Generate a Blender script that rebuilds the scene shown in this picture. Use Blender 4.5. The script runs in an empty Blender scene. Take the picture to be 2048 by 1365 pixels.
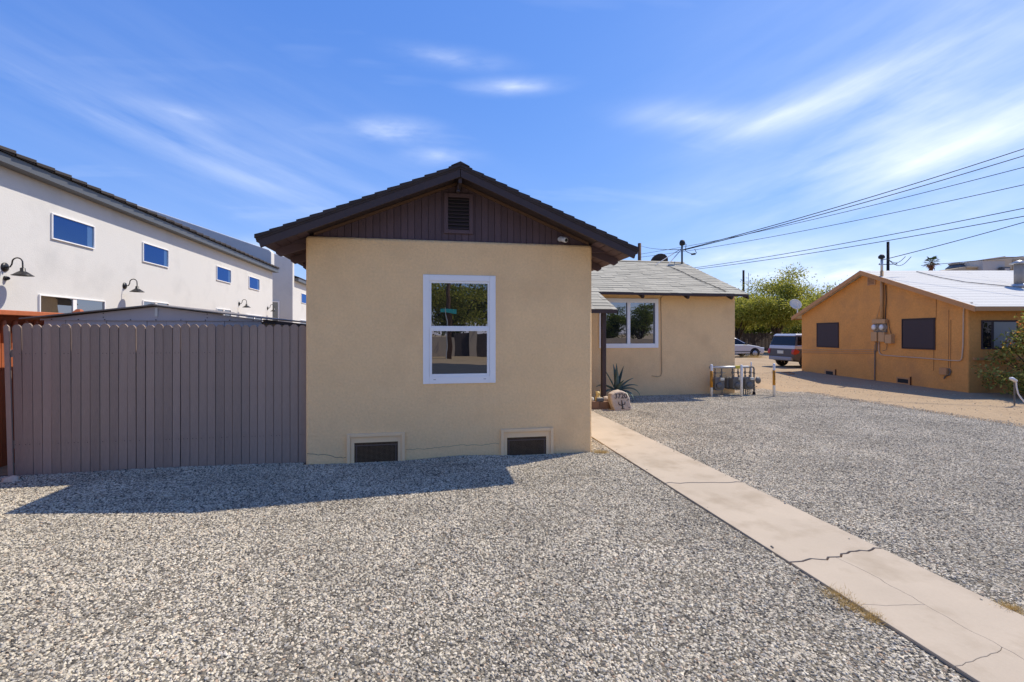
import bpy, bmesh, math, random
import numpy as np
from mathutils import Vector, Matrix, Euler
from mathutils import noise as mnoise

R = math.radians
random.seed(7)
scene = bpy.context.scene
col = scene.collection

# ------------------------------------------------------------------ camera
YAW = R(10.1); FPX = 938.7; H = 1.75; CX = 1024.0; HY = 667.0
cam_data = bpy.data.cameras.new('camera')
cam_data.sensor_width = 36.0
cam_data.lens = FPX / 2048 * 36
cam_data.shift_y = -(682.5 - HY) / 2048
cam_data.clip_start = 0.05
cam_data.clip_end = 3000
cam = bpy.data.objects.new('camera', cam_data)
cam.location = (0, 0, H)
cam.rotation_euler = (R(90), 0, -YAW)
col.objects.link(cam)
scene.camera = cam

# ------------------------------------------------------------------ sky, sun, exposure
SUNV = Vector((1.96, 0.84, 2.95)).normalized()
sun_el = math.asin(SUNV.z)
sun_az = math.atan2(SUNV.x, SUNV.y)
world = bpy.data.worlds.new('World')
scene.world = world
world.use_nodes = True
SKY_STRENGTH = 0.132
sd = bpy.data.lights.new('sun', 'SUN')
sd.energy = 3.85
sd.angle = R(0.53)
sd.color = (1.0, 0.92, 0.80)
so = bpy.data.objects.new('sun', sd)
so.rotation_euler = (-SUNV).to_track_quat('-Z', 'Y').to_euler()
so.location = (20, 10, 30)
col.objects.link(so)
scene.view_settings.view_transform = 'Standard'
scene.view_settings.look = 'None'
scene.view_settings.gamma = 1.0
scene.view_settings.exposure = 0.44
scene.view_settings.use_curve_mapping = False
scene.cycles.use_denoising = True
scene.cycles.max_bounces = 6
scene.cycles.diffuse_bounces = 3
scene.cycles.glossy_bounces = 3
scene.cycles.transmission_bounces = 2
scene.cycles.transparent_max_bounces = 4

# pixel helpers: a pixel gives a direction, the surface it lies on gives the distance
SA, CA = math.sin(YAW), math.cos(YAW)
def ray(u, v):
    xc = (u - CX) / FPX
    return Vector((SA + xc * CA, CA - xc * SA, -(v - HY) / FPX))
def gp(u, v, z=0.0):
    r = ray(u, v); t = (z - H) / r.z
    return Vector((0, 0, H)) + r * t
def onY(u, v, Y):
    r = ray(u, v); return Vector((0, 0, H)) + r * (Y / r.y)
def onX(u, v, X):
    r = ray(u, v); return Vector((0, 0, H)) + r * (X / r.x)
def atd(u, v, d):
    return Vector((0, 0, H)) + ray(u, v) * d
def onP(u, v, p0, n):
    r = ray(u, v); o = Vector((0, 0, H))
    return o + r * ((Vector(p0) - o).dot(n) / r.dot(n))

def build_world():
    nt = world.node_tree; N = nt.nodes; L = nt.links
    N.clear()
    out = N.new('ShaderNodeOutputWorld'); bg = N.new('ShaderNodeBackground')
    bg.inputs['Strength'].default_value = SKY_STRENGTH
    sky = N.new('ShaderNodeTexSky'); sky.sky_type = 'NISHITA'
    sky.sun_disc = False
    sky.sun_elevation = sun_el
    sky.sun_rotation = sun_az
    sky.altitude = 700; sky.air_density = 1.0; sky.dust_density = 0.3; sky.ozone_density = 2.5
    tc = N.new('ShaderNodeTexCoord')
    sep = N.new('ShaderNodeSeparateXYZ'); L.new(tc.outputs['Generated'], sep.inputs[0])
    def m(op, a, b=None, c=None, clamp=False):
        n = N.new('ShaderNodeMath'); n.operation = op; n.use_clamp = clamp
        for i, x in enumerate((a, b, c)):
            if x is None: continue
            if isinstance(x, (int, float)): n.inputs[i].default_value = x
            else: L.new(x, n.inputs[i])
        return n.outputs[0]
    X, Y, Z = sep.outputs
    az = m('ARCTAN2', X, Y)
    el = m('ARCSINE', Z)
    ae = N.new('ShaderNodeCombineXYZ'); L.new(az, ae.inputs[0]); L.new(el, ae.inputs[1]); AE = ae.outputs[0]
    def noise_dir(tilt, scale, stretch, seed, det):
        ca, sa = math.cos(tilt), math.sin(tilt)
        pn = m('ADD', m('MULTIPLY', az, ca), m('MULTIPLY', el, sa))
        qn = m('ADD', m('MULTIPLY', az, -sa), m('MULTIPLY', el, ca))
        cmb = N.new('ShaderNodeCombineXYZ')
        L.new(pn, cmb.inputs[0]); L.new(m('MULTIPLY', qn, stretch), cmb.inputs[1]); cmb.inputs[2].default_value = seed
        nz = N.new('ShaderNodeTexNoise'); nz.inputs['Scale'].default_value = scale
        nz.inputs['Detail'].default_value = det; nz.inputs['Roughness'].default_value = 0.55
        L.new(cmb.outputs[0], nz.inputs['Vector'])
        return nz.outputs['Fac']
    NZ = {'R': noise_dir(0.25, 3.6, 5.0, 1.3, 6), 'L': noise_dir(-0.28, 3.6, 7.0, 4.2, 6), 'P': noise_dir(0.06, 8.0, 3.4, 2.2, 6)}
    def wisp(u, v, su, sv, ang, kind, thr, gain):
        """a cirrus patch in the sky: centre and size given as directions, turned by ang"""
        r = ray(u, v).normalized()
        a0 = math.atan2(r.x, r.y); e0 = math.asin(r.z)
        wa = su / FPX * 0.8; wb = sv / FPX * 0.8
        mp = N.new('ShaderNodeMapping'); mp.vector_type = 'TEXTURE'
        mp.inputs['Location'].default_value = (a0, e0, 0); mp.inputs['Rotation'].default_value = (0, 0, ang)
        mp.inputs['Scale'].default_value = (wa * 2.0, wb * 2.0, 1)
        L.new(AE, mp.inputs['Vector'])
        gt = N.new('ShaderNodeTexGradient'); gt.gradient_type = 'QUADRATIC_SPHERE'; L.new(mp.outputs[0], gt.inputs['Vector'])
        g = gt.outputs['Fac']
        w = m('MULTIPLY', m('SUBTRACT', NZ[kind], thr), gain, clamp=True)
        return m('MULTIPLY', g, w)
    W = [  # u, v, half width, half height, tilt, streak kind, threshold, gain
        (1390, 238, 140, 28, -0.16, 'R', .18, 1.0),
        (1590, 222, 200, 34, 0.20, 'R', .20, 1.2),
        (1850, 140, 190, 75, 0.50, 'R', .18, 1.1),
        (1960, 265, 260, 95, 0.25, 'R', .18, 1.2),
        (1800, 330, 420, 70, 0.08, 'R', .20, 0.8),
        (1750, 130, 420, 230, 0.25, 'R', .15, 0.42),
        (1030, 174, 100, 15, 0.02, 'P', .24, 1.6),
        (782, 262, 95, 22, 0.06, 'P', .24, 1.8),
        (880, 312, 80, 20, 0.0, 'P', .28, 1.2),
        (905, 118, 120, 18, -0.05, 'P', .28, 1.0),
        (110, 190, 280, 32, -0.24, 'L', .34, 0.42),
        (400, 305, 460, 40, -0.30, 'L', .34, 0.42),
        (370, 230, 70, 16, 0.0, 'P', .28, 1.0),
        (600, 360, 480, 170, -0.25, 'L', .25, 0.5),
        (1500, 512, 130, 26, 0.05, 'P', .26, 2.2),
        (1690, 545, 160, 28, 0.05, 'P', .28, 2.2),
        (1560, 548, 220, 28, 0.0, 'P', .30, 1.8),
        (545, 500, 60, 20, 0.0, 'P', .22, 2.2),
        (1850, 440, 460, 110, 0.1, 'R', .22, 0.6),
    ]
    tot = None
    for w in W:
        x = wisp(*w)
        tot = x if tot is None else m('ADD', tot, x)
    # the same thin cirrus goes on over the whole dome
    cmb = N.new('ShaderNodeCombineXYZ')
    zc = m('MAXIMUM', m('ADD', Z, 0.15), 0.05)
    L.new(m('MULTIPLY', m('DIVIDE', X, zc), 1.0), cmb.inputs[0]); L.new(m('MULTIPLY', m('DIVIDE', Y, zc), 3.0), cmb.inputs[1])
    nz = N.new('ShaderNodeTexNoise'); nz.inputs['Scale'].default_value = 0.9
    nz.inputs['Detail'].default_value = 4; nz.inputs['Roughness'].default_value = 0.6
    L.new(cmb.outputs[0], nz.inputs['Vector'])
    base = m('MULTIPLY', m('SUBTRACT', nz.outputs['Fac'], 0.56), 0.6, clamp=True)
    tot = m('ADD', tot, base)
    fac = m('MINIMUM', m('MULTIPLY', m('MAXIMUM', tot, 0.0), 0.85), 0.78)
    fac = m('MULTIPLY', fac, m('GREATER_THAN', Z, 0.0))
    mix = N.new('ShaderNodeMix'); mix.data_type = 'RGBA'
    L.new(fac, mix.inputs['Factor'])
    hs = N.new('ShaderNodeHueSaturation'); hs.inputs['Saturation'].default_value = 1.22
    L.new(sky.outputs[0], hs.inputs['Color'])
    sp = N.new('ShaderNodeSeparateColor'); L.new(hs.outputs[0], sp.inputs[0])
    cb = N.new('ShaderNodeCombineColor')     # softer range from zenith to horizon, as this hazy-blue desert sky has
    for i, (k, g_) in enumerate(((1.01, .795), (1.21, .68), (2.575, .45))):
        L.new(m('MULTIPLY', m('POWER', sp.outputs[i], g_), k), cb.inputs[i])
    L.new(cb.outputs[0], mix.inputs[6])
    mix.inputs[7].default_value = (6.6, 7.0, 7.6, 1)
    L.new(mix.outputs[2], bg.inputs['Color'])
    L.new(bg.outputs[0], out.inputs['Surface'])
build_world()
world.cycles.sampling_method = 'MANUAL'
world.cycles.sample_map_resolution = 256

# ------------------------------------------------------------------ helpers
ROOTM = {}
def rootm(o):
    while o.parent is not None: o = o.parent
    return ROOTM.get(o.name, Matrix.Identity(4))
def tag(o, label, cat, group=None, kind=None):
    if label: o['label'] = label
    if cat: o['category'] = cat
    if group: o['group'] = group
    if kind: o['kind'] = kind
    return o
def thing(name, label, cat, loc=(0, 0, 0), rz=0.0, group=None):
    o = bpy.data.objects.new(name, None)
    o.empty_display_size = 0.1
    o.location = loc; o.rotation_euler = (0, 0, rz)
    col.objects.link(o)
    ROOTM[o.name] = Matrix.LocRotScale(Vector(loc), Euler((0, 0, rz)), None)
    return tag(o, label, cat, group)

class MB:
    def __init__(s): s.v = []; s.f = []
    def add(s, vs, fs):
        b = len(s.v); s.v += [tuple(x) for x in vs]; s.f += [tuple(i + b for i in f) for f in fs]; return s
    def hexa(s, p):
        return s.add(p, [(0, 3, 2, 1), (4, 5, 6, 7), (0, 1, 5, 4), (1, 2, 6, 5), (2, 3, 7, 6), (3, 0, 4, 7)])
    def box(s, x0, x1, y0, y1, z0, z1):
        return s.hexa([(x0, y0, z0), (x1, y0, z0), (x1, y1, z0), (x0, y1, z0), (x0, y0, z1), (x1, y0, z1), (x1, y1, z1), (x0, y1, z1)])
    def bar(s, a, b, w, h, up=(0, 0, 1)):
        a = Vector(a); b = Vector(b); d = (b - a).normalized()
        r = d.cross(Vector(up)).normalized() * (w / 2); u = r.cross(d).normalized() * (h / 2)
        return s.hexa([a - r - u, a + r - u, b + r - u, b - r - u, a - r + u, a + r + u, b + r + u, b - r + u])
    def prism(s, poly, vec):
        n = len(poly); vec = Vector(vec); p = [Vector(q) for q in poly]
        vs = p + [q + vec for q in p]
        fs = [tuple(range(n - 1, -1, -1)), tuple(range(n, 2 * n))]
        fs += [(i, (i + 1) % n, n + (i + 1) % n, n + i) for i in range(n)]
        return s.add(vs, fs)
    def tube(s, path, r, n=8):
        path = [Vector(p) for p in path]; k = len(path)
        rs = [r] * k if isinstance(r, (int, float)) else list(r)
        vs = []; fs = []; prev = None
        for i, p in enumerate(path):
            t = (path[min(i + 1, k - 1)] - path[max(i - 1, 0)]).normalized()
            if prev is None:
                a = Vector((0, 0, 1)) if abs(t.z) < 0.9 else Vector((1, 0, 0))
                x = t.cross(a).normalized()
            else:
                x = (prev - t * prev.dot(t)).normalized()
            prev = x; y = t.cross(x)
            for j in range(n):
                an = 2 * math.pi * j / n
                vs.append(p + (x * math.cos(an) + y * math.sin(an)) * rs[i])
        for i in range(k - 1):
            for j in range(n):
                fs.append((i * n + j, i * n + (j + 1) % n, (i + 1) * n + (j + 1) % n, (i + 1) * n + j))
        fs.append(tuple(range(n - 1, -1, -1))); fs.append(tuple((k - 1) * n + j for j in range(n)))
        return s.add(vs, fs)
    def lathe(s, prof, c=(0, 0, 0), n=16, axis=(0, 0, 1)):
        c = Vector(c); ax = Vector(axis).normalized()
        a = Vector((0, 0, 1)) if abs(ax.z) < 0.9 else Vector((1, 0, 0))
        x = ax.cross(a).normalized(); y = ax.cross(x)
        vs = []; fs = []
        for (r, h) in prof:
            for j in range(n):
                an = 2 * math.pi * j / n
                vs.append(c + ax * h + (x * math.cos(an) + y * math.sin(an)) * max(r, 1e-4))
        k = len(prof)
        for i in range(k - 1):
            for j in range(n):
                fs.append((i * n + j, i * n + (j + 1) % n, (i + 1) * n + (j + 1) % n, (i + 1) * n + j))
        fs.append(tuple(range(n - 1, -1, -1))); fs.append(tuple((k - 1) * n + j for j in range(n)))
        return s.add(vs, fs)
    def mesh(s, name, mat, smooth=False, recalc=True, inv=None):
        vs = s.v if inv is None else [inv @ Vector(v) for v in s.v]
        me = bpy.data.meshes.new(name)
        me.from_pydata([tuple(v) for v in vs], [], s.f)
        if recalc:
            bm = bmesh.new(); bm.from_mesh(me)
            bmesh.ops.recalc_face_normals(bm, faces=bm.faces[:])
            bm.to_mesh(me); bm.free()
        if mat: me.materials.append(mat)
        if smooth: me.polygons.foreach_set('use_smooth', [True] * len(me.polygons))
        me.update()
        return me
    def build(s, name, mat, parent=None, world=True, smooth=False, recalc=True, bevel=0.0, bseg=2):
        inv = None
        if parent is not None and world: inv = rootm(parent).inverted()
        me = s.mesh(name, mat, smooth, recalc, inv)
        o = bpy.data.objects.new(name, me); col.objects.link(o)
        if parent is not None: o.parent = parent
        if bevel > 0: add_bevel(o, bevel, bseg)
        return o
def add_bevel(o, w, seg=2):
    b = o.modifiers.new('bevel', 'BEVEL'); b.width = w; b.segments = seg; b.limit_method = 'ANGLE'; b.angle_limit = R(30)
def piece(name, me, parent, loc=(0, 0, 0), rot=(0, 0, 0), scale=None):
    o = bpy.data.objects.new(name, me); col.objects.link(o); o.parent = parent
    o.location = loc; o.rotation_euler = rot
    if scale: o.scale = scale
    return o
def box(name, mat, parent, x0, x1, y0, y1, z0, z1, world=True, bevel=0.0):
    return MB().box(x0, x1, y0, y1, z0, z1).build(name, mat, parent, world, bevel=bevel)
def copy_tree(o, parent=None):
    c = o.copy(); col.objects.link(c); c.parent = parent
    if parent is None: ROOTM[c.name] = ROOTM.get(o.name, Matrix.Identity(4))
    for ch in list(o.children): copy_tree(ch, c)
    return c

# ------------------------------------------------------------------ materials
def mat(name, c, rough=0.85, var=0.0, vs=2.0, fine=0.0, fs=60.0, bump=0.0, bs=80.0, bd=0.005, metal=0.0,
        spec=0.3, rnd=0.0, stretch=None, isl=0.0, stain=None, stain_s=1.2, stain_t=0.58, coat=0.0, big=0.0, bigs=6.0):
    mm = bpy.data.materials.new(name); mm.use_nodes = True
    nt = mm.node_tree; N = nt.nodes; L = nt.links
    p = N['Principled BSDF']
    p.inputs['Roughness'].default_value = rough; p.inputs['Metallic'].default_value = metal
    p.inputs['Specular IOR Level'].default_value = spec
    if coat: p.inputs['Coat Weight'].default_value = coat; p.inputs['Coat Roughness'].default_value = 0.05
    def m(op, a, b):
        n = N.new('ShaderNodeMath'); n.operation = op
        for i, x in enumerate((a, b)):
            if isinstance(x, (int, float)): n.inputs[i].default_value = x
            else: L.new(x, n.inputs[i])
        return n.outputs[0]
    tc = N.new('ShaderNodeTexCoord'); vec = tc.outputs['Object']
    if stretch:
        mp = N.new('ShaderNodeMapping'); mp.inputs['Scale'].default_value = stretch
        L.new(vec, mp.inputs['Vector']); svec = mp.outputs[0]
    else: svec = vec
    val = None
    def acc(x):
        nonlocal val
        val = x if val is None else m('ADD', val, x)
    def noise_(scale, det, v):
        n = N.new('ShaderNodeTexNoise'); n.inputs['Scale'].default_value = scale; n.inputs['Detail'].default_value = det
        n.inputs['Roughness'].default_value = 0.6
        L.new(v, n.inputs['Vector']); return n.outputs['Fac']
    if var: acc(m('MULTIPLY', m('SUBTRACT', noise_(vs, 5, svec), 0.5), var * 2.5))
    if fine: acc(m('MULTIPLY', m('SUBTRACT', noise_(fs, 3, svec), 0.5), fine * 2.5))
    if rnd:
        oi = N.new('ShaderNodeObjectInfo'); acc(m('MULTIPLY', m('SUBTRACT', oi.outputs['Random'], 0.5), rnd * 2))
    if isl:
        ge = N.new('ShaderNodeNewGeometry'); acc(m('MULTIPLY', m('SUBTRACT', ge.outputs['Random Per Island'], 0.5), isl * 2))
    csock = None
    rgb = N.new('ShaderNodeRGB'); rgb.outputs[0].default_value = (*c, 1); csock = rgb.outputs[0]
    if val is not None:
        hs = N.new('ShaderNodeHueSaturation'); L.new(csock, hs.inputs['Color'])
        L.new(m('ADD', val, 1.0), hs.inputs['Value']); csock = hs.outputs[0]
    if stain:
        mx = N.new('ShaderNodeMix'); mx.data_type = 'RGBA'
        mr = N.new('ShaderNodeMapRange'); mr.inputs['From Min'].default_value = stain_t; mr.inputs['From Max'].default_value = stain_t + 0.18
        L.new(noise_(stain_s, 8, svec), mr.inputs['Value'])
        L.new(m('MULTIPLY', mr.outputs[0], stain[3]), mx.inputs['Factor'])
        L.new(csock, mx.inputs[6]); mx.inputs[7].default_value = (*stain[:3], 1); csock = mx.outputs[2]
    L.new(csock, p.inputs['Base Color'])
    if bump or big:
        nrm = None
        if big:
            b0 = N.new('ShaderNodeBump'); b0.inputs['Strength'].default_value = big; b0.inputs['Distance'].default_value = 0.03
            L.new(noise_(bigs, 3, vec), b0.inputs['Height']); nrm = b0.outputs[0]
        if bump:
            b = N.new('ShaderNodeBump'); b.inputs['Strength'].default_value = bump; b.inputs['Distance'].default_value = bd
            L.new(noise_(bs, 4, svec), b.inputs['Height'])
            if nrm: L.new(nrm, b.inputs['Normal'])
            nrm = b.outputs[0]
        L.new(nrm, p.inputs['Normal'])
    return mm

def glass_mat(name, dark=(0.012, 0.014, 0.016), ior=2.1, wav=0.0, rough=0.0, tint=(.9, .95, 1)):
    mm = bpy.data.materials.new(name); mm.use_nodes = True
    nt = mm.node_tree; N = nt.nodes; L = nt.links; N.clear()
    out = N.new('ShaderNodeOutputMaterial'); mix = N.new('ShaderNodeMixShader')
    d = N.new('ShaderNodeBsdfDiffuse'); d.inputs['Color'].default_value = (*dark, 1)
    g = N.new('ShaderNodeBsdfGlossy'); g.inputs['Roughness'].default_value = rough; g.inputs['Color'].default_value = (*tint, 1)
    fr = N.new('ShaderNodeFresnel'); fr.inputs['IOR'].default_value = ior
    tc = N.new('ShaderNodeTexCoord'); nz = N.new('ShaderNodeTexNoise'); nz.inputs['Scale'].default_value = 2.2; nz.inputs['Detail'].default_value = 1
    b = N.new('ShaderNodeBump'); b.inputs['Strength'].default_value = 1.0; b.inputs['Distance'].default_value = wav
    L.new(tc.outputs['Object'], nz.inputs['Vector']); L.new(nz.outputs['Fac'], b.inputs['Height'])
    L.new(b.outputs[0], g.inputs['Normal'])
    L.new(fr.outputs[0], mix.inputs['Fac']); L.new(d.outputs[0], mix.inputs[1]); L.new(g.outputs[0], mix.inputs[2])
    L.new(mix.outputs[0], out.inputs['Surface'])
    return mm

def leaf_mat(name, c1, c2, trans=0.35, c3=None, rough=0.6):
    mm = bpy.data.materials.new(name); mm.use_nodes = True
    nt = mm.node_tree; N = nt.nodes; L = nt.links
    p = N['Principled BSDF']; p.inputs['Roughness'].default_value = rough; p.inputs['Specular IOR Level'].default_value = 0.25
    ge = N.new('ShaderNodeNewGeometry'); rp = N.new('ShaderNodeValToRGB')
    rp.color_ramp.elements[0].color = (*c1, 1); rp.color_ramp.elements[1].color = (*c2, 1)
    rp.color_ramp.elements[1].position = 0.8 if c3 else 1.0
    if c3:
        e = rp.color_ramp.elements.new(0.97); e.color = (*c3, 1)
    L.new(ge.outputs['Random Per Island'], rp.inputs[0]); L.new(rp.outputs[0], p.inputs['Base Color'])
    tr = N.new('ShaderNodeBsdfTranslucent'); L.new(rp.outputs[0], tr.inputs['Color'])
    mx = N.new('ShaderNodeMixShader'); mx.inputs[0].default_value = trans
    L.new(p.outputs[0], mx.inputs[1]); L.new(tr.outputs[0], mx.inputs[2])
    L.new(mx.outputs[0], N['Material Output'].inputs['Surface'])
    return mm

def gravel_mat(name, inst):
    """greys, whites, tans and a few rusty stones; per stone on the stones, per cell on the bed between them"""
    mm = bpy.data.materials.new(name); mm.use_nodes = True
    nt = mm.node_tree; N = nt.nodes; L = nt.links
    p = N['Principled BSDF']; p.inputs['Roughness'].default_value = 0.9; p.inputs['Specular IOR Level'].default_value = 0.2
    rp = N.new('ShaderNodeValToRGB'); cr = rp.color_ramp; cr.interpolation = 'LINEAR'
    st = [(0.0, (.085, .074, .060)), (0.14, (.22, .195, .155)), (0.3, (.42, .362, .265)), (0.46, (.56, .485, .35)), (0.60, (.37, .34, .285)),
          (0.75, (.62, .54, .39)), (0.90, (.71, .63, .475)), (0.96, (.58, .46, .32)), (0.985, (.38, .26, .16)), (1.0, (.63, .57, .47))]
    cr.elements[0].position = st[0][0]; cr.elements[0].color = (*st[0][1], 1)
    cr.elements[1].position = 1.0; cr.elements[1].color = (*st[-1][1], 1)
    for q, c in st[1:-1]:
        e = cr.elements.new(q); e.color = (*c, 1)
    if inst:
        oi = N.new('ShaderNodeObjectInfo'); ge = N.new('ShaderNodeNewGeometry')
        ad = N.new('ShaderNodeMath'); ad.operation = 'ADD'; L.new(oi.outputs['Random'], ad.inputs[0]); L.new(ge.outputs['Random Per Island'], ad.inputs[1])
        fr = N.new('ShaderNodeMath'); fr.operation = 'FRACT'; L.new(ad.outputs[0], fr.inputs[0]); L.new(fr.outputs[0], rp.inputs[0])
        nz = N.new('ShaderNodeTexNoise'); nz.inputs['Scale'].default_value = 0.9; nz.inputs['Detail'].default_value = 5; nz.inputs['Roughness'].default_value = 0.65
        L.new(ge.outputs['Position'], nz.inputs['Vector'])
        hs = N.new('ShaderNodeHueSaturation'); L.new(rp.outputs[0], hs.inputs['Color'])
        mr = N.new('ShaderNodeMapRange'); mr.inputs['From Min'].default_value = 0.25; mr.inputs['From Max'].default_value = 0.75; mr.inputs['To Min'].default_value = 0.72; mr.inputs['To Max'].default_value = 1.26
        L.new(nz.outputs['Fac'], mr.inputs['Value']); L.new(mr.outputs[0], hs.inputs['Value'])
        L.new(hs.outputs[0], p.inputs['Base Color'])
    else:
        tc = N.new('ShaderNodeTexCoord')
        vo = N.new('ShaderNodeTexVoronoi'); vo.inputs['Scale'].default_value = 62
        L.new(tc.outputs['Object'], vo.inputs['Vector'])
        sep = N.new('ShaderNodeSeparateColor'); L.new(vo.outputs['Color'], sep.inputs[0])
        L.new(sep.outputs[0], rp.inputs[0])
        hs = N.new('ShaderNodeHueSaturation'); hs.inputs['Value'].default_value = 0.34  # stone colours darkened, shade of the gaps painted into the bed
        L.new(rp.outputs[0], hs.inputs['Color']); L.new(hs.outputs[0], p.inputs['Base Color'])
        b = N.new('ShaderNodeBump'); b.inputs['Strength'].default_value = 1.0; b.inputs['Distance'].default_value = 0.012; b.invert = True
        L.new(vo.outputs['Distance'], b.inputs['Height']); L.new(b.outputs[0], p.inputs['Normal'])
    return mm

def roof_white_mat(name):
    mm = mat(name, (.58, .57, .52), 0.85, var=.05, vs=1.5, fine=.05, fs=40)
    nt = mm.node_tree; N = nt.nodes; L = nt.links; p = N['Principled BSDF']
    tc = N.new('ShaderNodeTexCoord'); br = N.new('ShaderNodeTexBrick')
    br.inputs['Scale'].default_value = 1.0; br.inputs['Brick Width'].default_value = 7.0; br.inputs['Row Height'].default_value = 0.29
    br.inputs['Mortar Size'].default_value = 0.02
    mp = N.new('ShaderNodeMapping'); mp.inputs['Rotation'].default_value = (0, 0, R(90))
    L.new(tc.outputs['Object'], mp.inputs['Vector']); L.new(mp.outputs[0], br.inputs['Vector'])
    b = N.new('ShaderNodeBump'); b.inputs['Distance'].default_value = 0.02; b.inputs['Strength'].default_value = 0.9; b.invert = True
    L.new(br.outputs['Fac'], b.inputs['Height']); L.new(b.outputs[0], p.inputs['Normal'])
    src = p.inputs['Base Color'].links[0].from_socket
    mx = N.new('ShaderNodeMix'); mx.data_type = 'RGBA'; L.new(br.outputs['Fac'], mx.inputs['Factor']); L.new(src, mx.inputs[6]); mx.inputs[7].default_value = (.42, .41, .38, 1)
    L.new(mx.outputs[2], p.inputs['Base Color'])
    return mm

def mesh_screen_mat(name, c_wire, c_dark, sc):
    mm = bpy.data.materials.new(name); mm.use_nodes = True
    nt = mm.node_tree; N = nt.nodes; L = nt.links; p = N['Principled BSDF']; p.inputs['Roughness'].default_value = 1.0; p.inputs['Specular IOR Level'].default_value = 0.05
    tc = N.new('ShaderNodeTexCoord'); br = N.new('ShaderNodeTexBrick'); br.offset = 0.0
    br.inputs['Scale'].default_value = sc; br.inputs['Brick Width'].default_value = 1; br.inputs['Row Height'].default_value = 1
    br.inputs['Mortar Size'].default_value = 0.10
    br.inputs['Color1'].default_value = (*c_dark, 1); br.inputs['Color2'].default_value = (*c_dark, 1); br.inputs['Mortar'].default_value = (*c_wire, 1)
    mp = N.new('ShaderNodeMapping'); mp.inputs['Rotation'].default_value = (R(90), 0, 0)
    L.new(tc.outputs['Object'], mp.inputs['Vector']); L.new(mp.outputs[0], br.inputs['Vector'])
    L.new(br.outputs['Color'], p.inputs['Base Color'])
    return mm

M = {}
M['stucco'] = mat('tan stucco', (.94, .63, .315), .92, var=.085, vs=1.3, fine=.11, fs=32, bump=.8, bs=38, bd=.016, big=.7, bigs=3.5, stain=(.81, .53, .265, .7), stain_s=1.1, stain_t=.52)
M['stucco_trim'] = mat('tan trim', (.90, .63, .35), .85, var=.05, fine=.03, bump=.2, bs=60)
M['brown'] = mat('dark brown paint', (.110, .072, .078), .6, var=.10, vs=3, fine=.08, fs=50, bump=.2, bs=40, rnd=.10)
M['rake'] = mat('brown fascia paint', (.060, .042, .040), .55, var=.10, vs=3, fine=.06, fs=50, bump=.15, bs=40)
M['frieze'] = mat('tan frieze board', (.15, .085, .05), .7, var=.08)
M['dshingle'] = mat('dark shingle', (.058, .046, .043), .95, var=.15, vs=8, fine=.25, fs=150, bump=.5, bs=160, rnd=.15)
M['gshingle'] = mat('grey shingle', (.40, .37, .285), .95, var=.10, vs=9, fine=.16, fs=90, bump=.5, bs=140, rnd=.11)
M['vinyl'] = mat('white vinyl', (.90, .88, .84), .4, var=.02, spec=.4)
M['glass'] = glass_mat('window glass', ior=3.3, wav=0.0012)
M['glassblue'] = glass_mat('clerestory glass', (.01, .02, .05), ior=2.2, wav=0.0012, tint=(.22, .50, 1.15))  # blue of the mirrored sky put into the gloss tint
M['glasspale'] = glass_mat('pale glass strip', (.07, .13, .22), ior=2.2, wav=0.0012, tint=(.30, .52, 1.0))  # paler base and blue tint carry a lighter sky reflection
M['black'] = mat('black', (.012, .012, .013), .6)
M['screen'] = mesh_screen_mat('hardware cloth', (.22, .15, .09), (.035, .018, .010), 62)
M['fence'] = mat('grey fence paint', (.315, .235, .185), .75, var=.17, vs=1.6, fine=.20, fs=22, bump=.6, bs=22, bd=.006, rnd=.13, stretch=(7, 7, .5),
                 stain=(.36, .28, .25, .4), stain_s=1.4, stain_t=.62)
M['shed'] = mat('grey shed steel', (.46, .42, .42), .5, var=.06, vs=2, fine=.04, metal=.0, spec=.5, stretch=(3, 3, .4))
M['shedroof'] = mat('pale shed roof', (.20, .18, .16), .7, var=.1, stain=(.16, .13, .1, .5), stain_t=.5)
M['white'] = mat('white stucco', (.655, .635, .59), .92, var=.05, vs=.9, fine=.04, fs=30, bump=.4, bs=40, bd=.01, stain=(.56, .545, .51, .8), stain_s=.9, stain_t=.5)
M['gutter'] = mat('charcoal metal', (.10, .105, .11), .45, var=.08, spec=.5)
M['tile'] = mat('dark roof tile', (.05, .043, .04), .8, var=.2, rnd=.2, bump=.3)
M['blackmetal'] = mat('black lamp metal', (.018, .017, .016), .38, var=.1, spec=.5)
M['rust'] = mat('red stained wood', (.42, .12, .045), .65, var=.15, vs=3, fine=.12, fs=20, rnd=.12, stretch=(4, 4, .5), bump=.2, bs=20)
M['concrete'] = mat('concrete path', (.46, .38, .28), .9, var=.13, vs=1.4, fine=.05, fs=70, bump=.25, bs=110, bd=.003, stain=(.35, .28, .195, .8), stain_s=2.2, stain_t=.50)
M['dirt'] = mat('desert dirt', (.37, .265, .155), .97, var=.12, vs=.5, fine=.24, fs=9, bump=.7, bs=16, bd=.03, stain=(.28, .195, .115, .6), stain_s=.7, stain_t=.52)
M['asphalt'] = mat('asphalt', (.06, .06, .06), .9, var=.15, vs=.6, fine=.15, fs=90, bump=.3, bs=120)
M['gravelbed'] = gravel_mat('gravel bed', False)
M['gravel'] = gravel_mat('gravel stone', True)
M['orange'] = mat('orange stucco', (.66, .32, .095), .93, var=.15, vs=1.3, fine=.17, fs=14, bump=.6, bs=30, bd=.015, big=.3, bigs=3, stain=(.48, .245, .095, .7), stain_s=.9, stain_t=.52)
M['orange_trim'] = mat('orange trim', (.50, .27, .12), .8, var=.08, fine=.05)
M['beigebox'] = mat('painted meter box', (.50, .31, .15), .6, var=.06)
M['sunscreen'] = mat('dark sun screen', (.060, .048, .052), .85, fine=.08, fs=200)
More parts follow.
